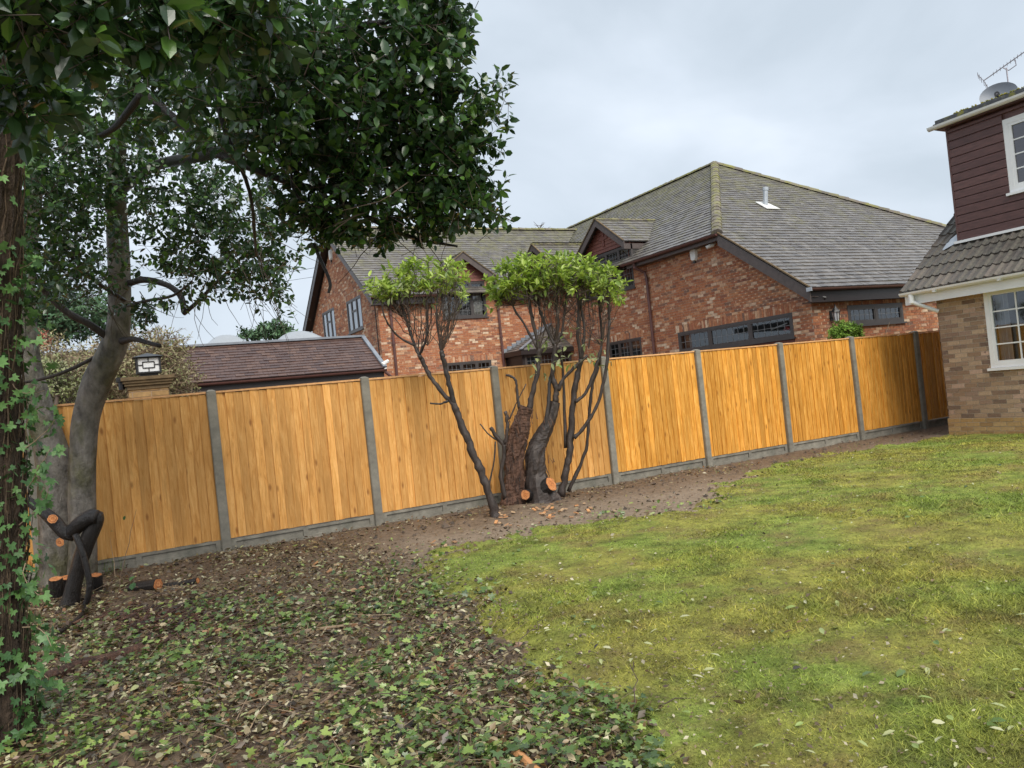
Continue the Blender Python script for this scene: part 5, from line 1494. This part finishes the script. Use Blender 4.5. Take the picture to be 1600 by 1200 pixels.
for a in ([(826, 640, D2, 8), (832, 615, D2, 6.5), (838, 590, D2, 6), (842, 565, D2, 6), (842, 545, D2, 5.5)],       # pale limb from the left stump
          [(812, 640, D2, 4), (808, 615, D2, 3.5), (806, 595, D2, 3), (798, 588, D2, 3.2), (791, 586, D2, 2.6)],
          [(868, 630, D2, 8), (869, 605, D2, 7), (863, 588, D2, 6), (866, 560, D2, 5.5), (868, 535, D2, 5)],
          [(872, 610, D2, 5), (882, 590, D2, 4.2), (900, 572, D2, 4), (918, 556, D2, 3.5)],
          [(848, 690, D2 - .05, 5), (856, 640, D2 - .05, 5), (858, 600, D2, 4), (862, 585, D2, 3.5)],
          [(876, 775, D2 + .05, 9), (884, 740, D2 + .05, 8), (890, 705, D2 + .05, 8.5), (893, 670, D2 + .05, 8), (895, 630, D2 + .05, 7), (901, 590, D2 + .05, 7), (908, 560, D2, 6)],
          [(888, 768, D2 + .2, 5), (905, 730, D2 + .2, 4.5), (917, 695, D2 + .2, 4), (921, 640, D2 + .2, 3.8), (926, 600, D2 + .2, 3.5), (936, 570, D2 + .2, 3.4)],
          [(897, 685, D2, 5), (912, 668, D2, 4.4), (930, 640, D2, 4.2), (941, 605, D2, 4), (949, 560, D2, 4), (952, 500, D2, 3.4)],
          [(899, 628, D2, 4), (912, 618, D2, 4), (922, 600, D2, 4), (932, 570, D2, 3.5), (940, 540, D2, 3)],
          [(884, 700, D2 + .1, 4), (882, 640, D2 + .1, 3.5), (880, 590, D2 + .1, 3), (876, 540, D2, 3)],
          [(790, 780, D2 - .1, 7), (783, 745, D2 - .1, 5.5), (787, 715, D2 - .1, 5), (788, 695, D2 - .1, 6)],
          [(788, 696, D2 - .1, 5), (776, 682, D2 - .1, 5), (767, 668, D2 - .1, 4.6)], [(789, 694, D2 - .1, 5), (793, 670, D2 - .1, 4.5), (792, 655, D2 - .1, 4.2), (790, 643, D2 - .1, 4.4)],
          [(788, 694, D2 - .1, 2.2), (765, 680, D2 - .1, 1.8), (750, 662, D2 - .1, 1.4)], [(763, 765, D2 - .2, 2.4), (772, 720, D2 - .2, 2.2), (774, 690, D2 - .2, 2)],
          [(796, 655, D2, 2), (806, 632, D2, 1.6), (822, 600, D2, 1.2)]):
    limb(k, a, 9, .08, thin_=.64)
k.build('stem', M['bark_laurel'], la2, smooth=True)
k = MB()
br = [[(842, 548, D2, 5), (836, 515, D2, 4.5), (828, 480, D2, 4), (826, 450, D2, 3)], [(866, 540, D2, 5), (857, 520, D2, 4.2), (845, 490, D2, 3.6), (838, 455, D2, 3)],
      [(868, 540, D2, 5), (872, 505, D2, 4), (870, 470, D2, 3.4), (872, 440, D2, 2.6)], [(908, 562, D2, 5), (903, 520, D2, 4.2), (904, 480, D2, 3.6), (902, 450, D2, 3)],
      [(908, 562, D2, 4), (913, 515, D2, 3.6), (908, 475, D2, 3), (912, 445, D2, 2.4)], [(936, 572, D2 + .2, 3.6), (940, 525, D2 + .2, 3.2), (936, 470, D2 + .2, 2.8), (938, 440, D2, 2)],
      [(952, 502, D2, 3.4), (951, 460, D2, 3), (954, 430, D2, 2.4)], [(868, 540, D2, 4), (878, 520, D2, 3.2), (883, 480, D2, 2.8), (886, 450, D2, 2)], [(842, 548, D2, 4), (818, 505, D2, 3), (802, 480, D2, 2.6), (798, 450, D2, 2)]]
for a in br: limb(k, a, 7, .08, thin_=.62)
k.build('branch', M['bark_laurel'], la2, smooth=True)
reg = [(763, 440), (782, 410), (825, 397), (875, 393), (925, 399), (958, 410), (976, 436)]
fk = [(826, 470, D2), (838, 480, D2), (871, 490, D2), (904, 490, D2), (908, 480, D2), (938, 490, D2), (951, 470, D2), (884, 490, D2), (802, 478, D2), (842, 545, D2), (868, 535, D2), (908, 560, D2), (940, 540, D2), (920, 545, D2)]
tips = twiggy_top(None, fk, reg, D2, 150, la2, .0055)
tip2 = [t for t in tips if (lambda v: 600 - FPX * (v @ UPV) / (v @ FWD))(t[0] - CAM) < np.interp(800 + FPX * ((t[0] - CAM) @ RGT) / ((t[0] - CAM) @ FWD), [q[0] for q in reg], [q[1] for q in reg]) + 58]
laurel_leaves(tip2, la2, (3, 8), .112, M['laurel_leaf'], 220)
# limp yellowing leaves low on the stems
lp = [(PX(random.uniform(825, 955), random.choice([random.uniform(430, 480), random.uniform(510, 590)]), D2 + random.uniform(-.2, .1)), unit((random.uniform(-1, 1), random.uniform(-1, 1), -.3))) for i in range(60)]
laurel_leaves(lp, la2, (2, 3), .105, M['laurel_dry'], 0, .3, 'limp_leaves')
lp = [(PX(random.uniform(600, 722), random.uniform(432, 478), D1 + random.uniform(-.3, .2)), unit((random.uniform(-1, 1), random.uniform(-1, 1), -.3))) for i in range(38)]
laurel_leaves(lp, la1, (1, 3), .095, M['laurel_dry'], 0, .3, 'limp_leaves')
lp = [(PX(random.uniform(785, 965), random.uniform(432, 475), D2 + random.uniform(-.3, .2)), unit((random.uniform(-1, 1), random.uniform(-1, 1), -.3))) for i in range(50)]
laurel_leaves(lp, la2, (1, 3), .10, M['laurel_dry'], 0, .3, 'dry_leaves')
k = MB()
for (px, py, dp_, r_, nx) in ((821, 773, D2 - .27, 8, (-.75, -.62, .15)), (861, 756, D2 - .20, 12, (.40, -.80, .42))):
    c_ = PX(px, py, dp_); nv = unit(np.array(nx)); rm = r_ * dp_ / FPX
    kk = MB(); kk.tube([c_ - nv * .16 + (0, 0, -.03), c_ - nv * .08, c_], [rm * 1.15, rm * 1.08, rm * 1.02], 14, jit=.04); kk.build('sawn_limb', M['bark_black'], la2)
    k = MB(); disc(k, c_, nv, rm * .98, .004); k.build('sawn_face', M['cut_wood'], la2)

# ------------------------------------------------------------------ sawn black stump and logs on the left
sb = empty('sawn_stump', (-.48, -1.58, 0), 'wet black sawn-off stump with an elbow-shaped limb beside the grey trunks', 'stump')
DS = 7.05
k = MB()
limb(k, [(104, 968, DS, 17), (112, 930, DS, 12), (120, 895, DS, 11.5), (132, 858, DS, 12), (145, 826, DS, 12), (151, 810, DS, 11), (154, 800, DS, 7)], 14, .05)
limb(k, [(152, 808, DS - .05, 11), (142, 808, DS - .05, 12), (128, 816, DS - .05, 12), (114, 830, DS, 11), (112, 838, DS, 9)], 14, .05)
limb(k, [(116, 838, DS, 8), (100, 832, DS, 10), (84, 814, DS, 10), (66, 798, DS, 8), (40, 780, DS, 6)], 12, .05)
limb(k, [(118, 835, DS - .1, 5), (128, 860, DS - .12, 5), (136, 890, DS - .12, 5), (140, 920, DS - .12, 4.5), (128, 955, DS - .1, 4), (100, 985, DS - .1, 3.5)], 9, .08)
k.build('trunk', M['bark_black'], sb, smooth=True)
for (px, py, r_, nv) in ((82, 811, 7, (.25, -1, .3)), (94, 847, 7, (-.5, -.8, -.1))):
    c_ = PX(px, py, DS - .075); k = MB(); disc(k, c_, nv, r_ * DS / FPX, .006); k.build('sawn_face', M['cut_wood'], sb)
def log(px, py, dp_, r_px, ln_, dirv, label, ends=(1,), nm='cut_log'):
    c_ = PX(px, py, dp_); r_ = r_px * dp_ / FPX; dv = unit(dirv)
    c_[2] = max(c_[2], soil_z(c_[0], c_[1]) + r_ * .75) if abs(dv[2]) < .6 else c_[2]
    o = empty(nm, (c_[0], c_[1], c_[2] - r_), label, 'log', 'sawn logs and stubs on the ground')
    k = MB(); k.tube([c_, c_ - dv * ln_ * .5 + (0, 0, random.uniform(-.01, .01)), c_ - dv * ln_], [r_, r_ * 1.04, r_ * .95], 12, jit=.05); k.build('bark', M['bark_black'], o)
    k = MB(); disc(k, c_ + dv * .002, dv, r_ * .93, .004); k.build('sawn_face', M['cut_wood'], o)
log(247, 917, 7.45, 9.5, .38, (.62, -.75, .12), 'short black log with bright orange cut end lying near the fence')
log(311, 935, 7.45, 5, .42, (.75, -.6, .08), 'thin black log with small orange end, right of the larger log')
log(87, 905, 7.1, 10, .16, (.02, -.25, .97), 'leftmost low stub with orange top beside the black stump')
log(104, 903, 7.3, 9, .16, (.05, -.3, .95), 'low stub with orange top right behind the leftmost one')
log(150, 899, 7.55, 9, .14, (.05, -.25, .97), 'flat low stub with orange top right of the black stump')
# sticks and rotten bark
def stick(pts, r_px, m, label, name='stick'):
    k = MB(); W = [PX(a, b, d) for a, b, d in pts]
    for q in W: q[2] = max(q[2], soil_z(q[0], q[1]) + .015)
    P, r_ = smooth_path(W, [r_px * d / FPX for a, b, d in pts], 5); k.tube(P, r_, 8, jit=.12)
    tag(k.build(name, m, None, loc=tuple(P[0])), label, 'stick', 'sticks lying in the leaf litter')
def gd(px, py): return (on(px, py, 2, .02) - CAM) @ FWD
def gs(*pts): return [(a, b, gd(a, b)) for a, b in pts]
stick(gs((70, 1060), (120, 1040), (180, 1026), (225, 1012)), 9, M['bark_shaggy'], 'thick rotten branch lying in the ivy below the black stump')
stick(gs((60, 1010), (90, 990), (128, 960), (140, 925)), 3.5, M['bark_black'], 'thin curved black stick running from the stump into the litter')
stick(gs((600, 1180), (622, 1155), (645, 1130)), 5, M['bark_black'], 'short dark stick in the litter near the bottom edge')
stick(gs((808, 1178), (830, 1198), (850, 1215)), 8, M['chip'], 'split pinkish piece of wood left of the other at the bottom edge')
stick(gs((830, 1200), (850, 1192), (866, 1180)), 6, M['bark_shaggy'], 'split brown piece of wood right of the pinkish one at the bottom edge')
stick(gs((430, 1000), (480, 985), (560, 975)), 2.2, M['twig_pale'], 'long thin pale twig crossing the ivy patch')
stick(gs((170, 1185), (205, 1120), (222, 1090)), 2.2, M['twig_pale'], 'thin pale twig standing out near the bottom left corner')
stick(gs((300, 940), (275, 948), (250, 962)), 3, M['twig'], 'dark crooked twig below the thin black log')
stick(gs((500, 1100), (560, 1060), (600, 1030)), 2, M['twig_pale'], 'thin pale twig slanting across the ivy in the middle')

# ------------------------------------------------------------------ litter, ground ivy, fallen leaves
def ground_scatter(n, r0, r1, power, cond, half=.85):
    x, y, r = polar_points(n, r0, r1, power, half)
    k = cond(x, y) & (y < -.06) & (x > -2.1)
    return x[k], y[k], r[k]
def lay(x, y, lift, tilt, size):
    n = len(x)
    z = np.maximum(soil_z(x, y), np.where(lawn_sd(x, y) > -.4, lawn_z(x, y), -1)) + .004 + rng.random(n) ** 2 * lift
    az = rng.uniform(0, 2 * math.pi, n)
    d = np.stack([np.cos(az), np.sin(az), rng.normal(0, tilt * .6, n)], 1)
    nr = np.array([0, 0, 1.0]) + rng.normal(0, tilt, (n, 3))
    return np.stack([x, y, z], 1), frames(d, nr), size
def ragged(x, y): return lawn_sd(x, y) + .45 * (fbm(x, y, 2.2, 44) - .5) * 2
def dens_litter(x, y):                               # thick under the trees, thin on the trodden strip
    s = ragged(x, y)
    a = np.clip(-s / .35 + .15, 0, 1) * np.clip((2.9 - x) / .8 + .0, .02, 1)
    a = a * np.clip((fbm(x, y, 1.9, 123) - .28) * 4, .45, 1)
    return np.maximum(a, .10 * (s < .1) + .18 * ((y > -.75) & (s < .1)))
sp = []
x, y, r = ground_scatter(190000, 2.4, 13, .6, lambda x, y: rng.random(len(x)) < dens_litter(x, y) * .95)
n = len(x); pos, fr, sz = lay(x, y, .035, .60, np.clip(rng.gamma(2.2, .0125, n) + .008, 0, .062))
h = int(n * .6)
V1, F1 = place(SCRAP, pos[:h], fr[:h], sz[:h]); V2, F2 = place(OVAL, pos[h:], fr[h:], sz[h:] * .95)
lit = npmesh('leaf_litter', np.concatenate([V1, V2]), np.concatenate([F1, F2 + len(V1)]), np.concatenate([np.repeat(rng.random(h), len(SCRAP[1])), np.repeat(rng.random(n - h), len(OVAL[1]))]), M['dead_leaf'])
tag(lit, 'brown dead leaves and bark scraps covering the ground under the trees', 'leaf litter', kind='stuff')
def dens_ivy(x, y):
    s = ragged(x, y)
    p = fbm(x, y, 1.5, 91)
    band = np.clip((-1.9 - y) / 1.2, 0, 1) * np.clip(-s / .25 + .25, 0, 1)
    return band * np.clip((p - .34) * 4.2, .14, 1)
x, y, r = ground_scatter(75000, 2.4, 9.5, .8, lambda x, y: rng.random(len(x)) < dens_ivy(x, y) * .52)
n = len(x); pos, fr, sz = lay(x, y, .065, .45, np.clip(rng.gamma(5, .0080, n) + .010, 0, .075)); pos[:, 2] += .008
ivg = scatter('ground_ivy', IVY, pos, fr, sz, M['ground_ivy'])
tag(ivg, 'dark green ivy leaves spreading through the leaf litter', 'ivy', kind='stuff')
x, y, r = ground_scatter(30000, 2.4, 10, .7, lambda x, y: rng.random(len(x)) < (dens_litter(x, y) * .17 + .006))
n = len(x); pos, fr, sz = lay(x, y, .03, .40, np.clip(rng.gamma(2.6, .016, n) + .014, 0, .08)); pos[:, 2] += .014
pl = scatter('pale_leaves', NARROW, pos, fr, sz, M['pale_leaf'])
tag(pl, 'pale yellow-green cut leaves lying among the brown litter', 'leaves', kind='stuff')
k = MB()
x, y, r = ground_scatter(5200, 2.6, 10, .7, lambda x, y: rng.random(len(x)) < dens_litter(x, y) * .5)
for i in range(len(x)):
    a = np.array([x[i], y[i], soil_z(x[i], y[i]) + .012]); az = random.uniform(0, 6.28); ln_ = random.uniform(.06, .38)
    b = a + np.array([math.cos(az) * ln_, math.sin(az) * ln_, random.uniform(0, .07)])
    twig(k, a, b, random.uniform(.0014, .0038), .001, .18, 4, 3)
tag(k.build('fallen_twigs', M['twig_pale']), 'thin brown twigs scattered through the leaf litter', 'twigs', kind='stuff')
k = MB()
for i in range(130):                                 # trailing ivy stems
    px_, py_ = random.uniform(60, 980), random.uniform(930, 1195); a = on(px_, py_, 2, .03)
    if lawn_sd(a[0], a[1]) > -.05: continue
    az = random.uniform(0, 6.28); b = a + np.array([math.cos(az), math.sin(az), 0]) * random.uniform(.3, .9); b[2] = soil_z(b[0], b[1]) + .03; a[2] = soil_z(a[0], a[1]) + .02
    twig(k, a, b, .0032, .0016, .3, 9, 4, .03)
tag(k.build('ivy_stems', M['twig']), 'thin trailing ivy stems running over the leaf litter', 'ivy', kind='stuff')
k = MB()
for i in range(330):                                 # splintered red bark, pieces of a rotten log
    c_ = on(random.gauss(245, 55), random.gauss(968, 18), 2, .02); az = random.gauss(.3, .7); ln_ = random.uniform(.02, .13)
    c_[2] = soil_z(c_[0], c_[1]) + random.uniform(0, .03)
    k.bar(c_, c_ + np.array([math.cos(az) * ln_, math.sin(az) * ln_ * .6, random.uniform(-.01, .03)]), random.uniform(.008, .03), .008)
tag(k.build('rotten_bark', mat('rotten_bark', [(.085, .035, .022), (.055, .024, .018), (.12, .055, .032), (.035, .02, .016)], .8, 30, .3, 60, .6)), 'heap of splintered red-brown rotten bark in the litter', 'bark', kind='stuff')
# clods and debris in the soil along the fence
x, y, r = ground_scatter(26000, 5, 17, 1.0, lambda x, y: (ragged(x, y) < .05) & (rng.random(len(x)) < .16 + .4 * (y > -.9)))
n = len(x); pos, fr, sz = lay(x, y, .006, .25, rng.gamma(1.8, .014, n) + .008)
CLOD = (np.array([(0, 0, 0), (.5, .4, 0), (1, 0, 0), (.5, -.45, 0), (.45, .05, .42)]), np.array([(0, 1, 4), (1, 2, 4), (2, 3, 4), (3, 0, 4)]))
cl = scatter('soil_crumbs', CLOD, pos, fr, sz, mat('soil_crumb', [(.10, .07, .05), (.14, .10, .072), (.07, .048, .035), (.19, .145, .105), (.055, .04, .03)], .9))
tag(cl, 'loose crumbs of brown soil along the foot of the fence', 'soil', kind='stuff')
k = MB()
for (cx_, cy_, nn_) in ((775, 803, 9), (858, 797, 12), (870, 802, 8), (790, 815, 5), (905, 790, 6), (680, 850, 4), (500, 880, 4), (330, 985, 3), (560, 920, 3)):
    for i in range(nn_):
        c_ = on(random.gauss(cx_, 12), random.gauss(cy_, 4), 2, .03); az = random.uniform(0, 6.28); c_[2] = soil_z(c_[0], c_[1]) + .02
        k.bar(c_, c_ + np.array([math.cos(az) * .05, math.sin(az) * .05, random.uniform(-.01, .03)]), .035, .012)
tag(k.build('wood_chips', M['chip']), 'fresh orange wood chips scattered at the foot of the laurels', 'wood chips', kind='stuff')
x, y, r = ground_scatter(60000, 2.8, 14, .8, lambda x, y: (lawn_sd(x, y) > 0) & (x < 13) & (rng.random(len(x)) < .16 + .5 * np.exp(-np.abs(lawn_sd(x, y)) / .6)), .66)
n = len(x); pos, fr, sz = lay(x, y, .008, .5, rng.gamma(2.0, .0055, n) + .005); pos[:, 2] += .010
db = scatter('lawn_debris', SCRAP, pos, fr, sz, mat('lawn_debris', [(.10, .07, .04), (.20, .14, .08), (.05, .035, .025), (.36, .30, .17), (.14, .10, .05), (.50, .45, .32), (.07, .05, .03)], .7))
tag(db, 'tiny brown and pale scraps of leaf scattered over the lawn', 'debris', kind='stuff')
# single leaves on the lawn
def lawn_leaves(nm, tpl, m, n, s0, s1, extra=(), edge=.5):
    x, y, r = ground_scatter(n * 14, 2.9, 13, .8, lambda x, y: (lawn_sd(x, y) > .1) & (x < 12.9) & (rng.random(len(x)) < .12 + edge * np.exp(-np.abs(lawn_sd(x, y)) / .7)), .62)
    x, y = x[:n], y[:n]
    if len(extra): e = np.array([on(a, b, 2, .01)[:2] for a, b in extra]); x = np.concatenate([e[:, 0], x]); y = np.concatenate([e[:, 1], y])
    sz = rng.uniform(s0, s1, len(x)); sz[:len(extra)] = s1
    pos, fr, sz = lay(x, y, .006, .22, sz); pos[:, 2] += .016
    scatter(nm, tpl, pos, fr, sz, m, lawn, 300, nm)
lawn_leaves('fallen_leaf', NARROW, M['pale_leaf'], 120, .022, .062, [(1308, 948), (1420, 890), (1435, 1105), (1250, 1050), (1165, 928), (1450, 1055), (1560, 960), (1020, 850), (1385, 980), (1230, 845), (1000, 1100), (960, 1130), (1240, 720)])
lawn_leaves('fallen_leaf', NARROW, M['dead_leaf'], 110, .022, .060, [(1420, 808), (1240, 1060), (1460, 915), (1350, 815)])
lawn_leaves('fallen_leaf', OVAL, M['ground_ivy'], 60, .03, .07, [(1332, 803), (1340, 802), (1330, 812), (930, 932), (1575, 1145), (1560, 1150), (1415, 1060), (1365, 1065)])
# tufts of longer grass and weeds
k = MB()
for i in range(260):
    if i < 90: c_ = on(random.gauss(165, 14), random.gauss(893, 4), 2, 0)
    elif i < 150: c_ = np.array([random.uniform(8, 12.8), -.95 + random.gauss(0, .2), 0])
    else: c_ = np.array([XW - .05 - random.random() * .5, random.uniform(-3.6, -1.3), 0])
    c_[2] = max(soil_z(c_[0], c_[1]), 0)
    twig(k, c_, c_ + np.array([random.gauss(0, .05), random.gauss(0, .05), random.uniform(.04, .20 if i < 90 else .09)]), .003, .0008, .3, 4, 3)
tag(k.build('weeds', mat('weed', [(.14, .20, .05), (.20, .24, .07), (.10, .16, .04)], .6)), 'thin weeds and long grass at the fence foot and house wall', 'weeds', kind='stuff')
sp_ = empty('holly_sucker', on(170, 905, 2, 0), 'thin bare sucker stem with a few leaves in front of the first fence panel', 'stem')
k = MB(); pp_ = []
for a, b in (((182, 935), (213, 796)), ((180, 900), (172, 840)), ((100, 940), (180, 905))):
    pp_ += twig(k, PX(*a, 7.2), PX(*b, 7.2), .004, .0012, .15, 8, 4)
k.build('stem', M['twig_pale'], sp_)
pos = np.array([PX(196, 806, 7.2), PX(210, 900, 7.0), PX(206, 922, 7.0), PX(175, 830, 7.2)]); n = 4
scatter('leaf', OVAL, pos, frames(rng.normal(0, 1, (n, 3)), -FWD[None] + rng.normal(0, .3, (n, 3))), np.array([.05, .09, .11, .04]), M['ivy_leaf'], sp_, 4)

# ------------------------------------------------------------------ planting behind the fence
def bush(name, label, lobes, m, base, k=9, singles=0, twigm=None, cat='shrub', tpl=NARROW, twl=.3, **kw):
    o = empty(name, base, label, cat)
    P, F, S, a, b = clusters(lobes, k, twl=twl, **kw)
    scatter('crown', tpl, P, F, S, m, o, singles)
    twig_mesh('twigs', a, b, .006, twigm or M['twig'], o)
    t = MB(); c = np.mean(P, 0); t.tube([base, (np.asarray(base) + c) / 2, c], [.08, .05, .02], 8); t.build('trunk', twigm or M['twig'], o)
    return o
bush('hedge', 'tall brown half-bare twiggy hedge behind the fence and gate pillar', [(215, 568, 14.5, 85, 58, .9, 520, .075), (150, 585, 14, 80, 45, .9, 380, .075), (270, 590, 14.3, 40, 30, .7, 150, .07), (255, 545, 14.6, 35, 28, .6, 120, .07), (70, 570, 15, 60, 50, .9, 240, .075)],
     M['hedge_leaf'], (0.9, 4.6, 0), 7, 0, M['twig_pale'], 'hedge', twl=.42, spread=.7)
bush('conifer', 'soft green conifer beyond the brown hedge', [(110, 492, 22, 95, 40, 1.5, 360, .16), (60, 500, 22, 60, 45, 1.5, 220, .16)], M['conifer_leaf'], (-1.5, 11.5, 0), 12, 0, None, 'tree', twl=.5)
bush('variegated_shrub', 'pale green variegated shrub just above the fence, left of the tree trunk', [(95, 600, 12.2, 42, 36, .5, 150, .07), (80, 580, 12.4, 30, 25, .4, 70, .07)], M['variegated_leaf'], (-.9, 2.2, 0), 9, 0, twl=.2)
bush('red_shrub', 'small shrub with coral-red young leaves beyond the hedge', [(58, 532, 17, 16, 13, .3, 30, .09)], M['red_leaf'], (-1.6, 6.6, 0), 9, 0, twl=.2)
bush('distant_tree', 'dark distant evergreen beyond the garage rooflight', [(430, 516, 45, 26, 14, 1.2, 90, .3), (395, 524, 45, 22, 9, 1.0, 50, .3)], M['conifer_leaf'], PX(420, 640, 45) * (1, 1, 0), 10, 0, None, 'tree', twl=.7)
cb_ = on(1323, 515, 1, 1.5); dcb = (cb_ - CAM) @ FWD
bush('clipped_bush', 'bright yellow-green clipped conifer bush between the fence and brick house', [(1316, 522, dcb, 20, 21, .28, 420, .05), (1338, 522, dcb, 10, 19, .2, 150, .05)], M['conifer_gold'], (cb_[0], 1.5, 0), 12, 0, twl=.08, outw=.9, up=.5)
bt = empty('bare_tree', PX(847, 640, 60) * (1, 1, 0), 'tiny bare winter tree top showing over the far roof ridge', 'tree')
k = MB(); top = PX(845, 352, 60); root = PX(846, 420, 60)
k.tube([root * (1, 1, 0), root, top], [.25, .12, .03], 7)
for i in range(26):
    a = root + (top - root) * random.uniform(.6, 1); twig(k, a, a + np.array([random.gauss(0, .45), random.gauss(0, .45), random.uniform(.1, .7)]), .03, .012, .15, 4, 3)
k.build('trunk', M['twig'], bt)
k = MB(); b0_ = PX(250, 452, 40); b1_ = PX(500, 417, 33)
k.tube([b0_, (b0_ + b1_) / 2 - (0, 0, .12), b1_], .012, 4); b0_ = PX(250, 462, 40); b1_ = PX(494, 432, 33); k.tube([b0_, (b0_ + b1_) / 2 - (0, 0, .12), b1_], .010, 4)
tag(k.build('overhead_wire', M['black_metal']), 'thin overhead wires running to the far gable end', 'wire')
k = MB(); a = on(1384, 520, 1, 1.0); k.tube([a - (0, 0, .4), a, on(1390, 504, 1, 1.0)], .008, 4)
tag(k.build('garden_cane', M['twig_pale']), 'thin leaning cane tip above the fence near the small window', 'cane')
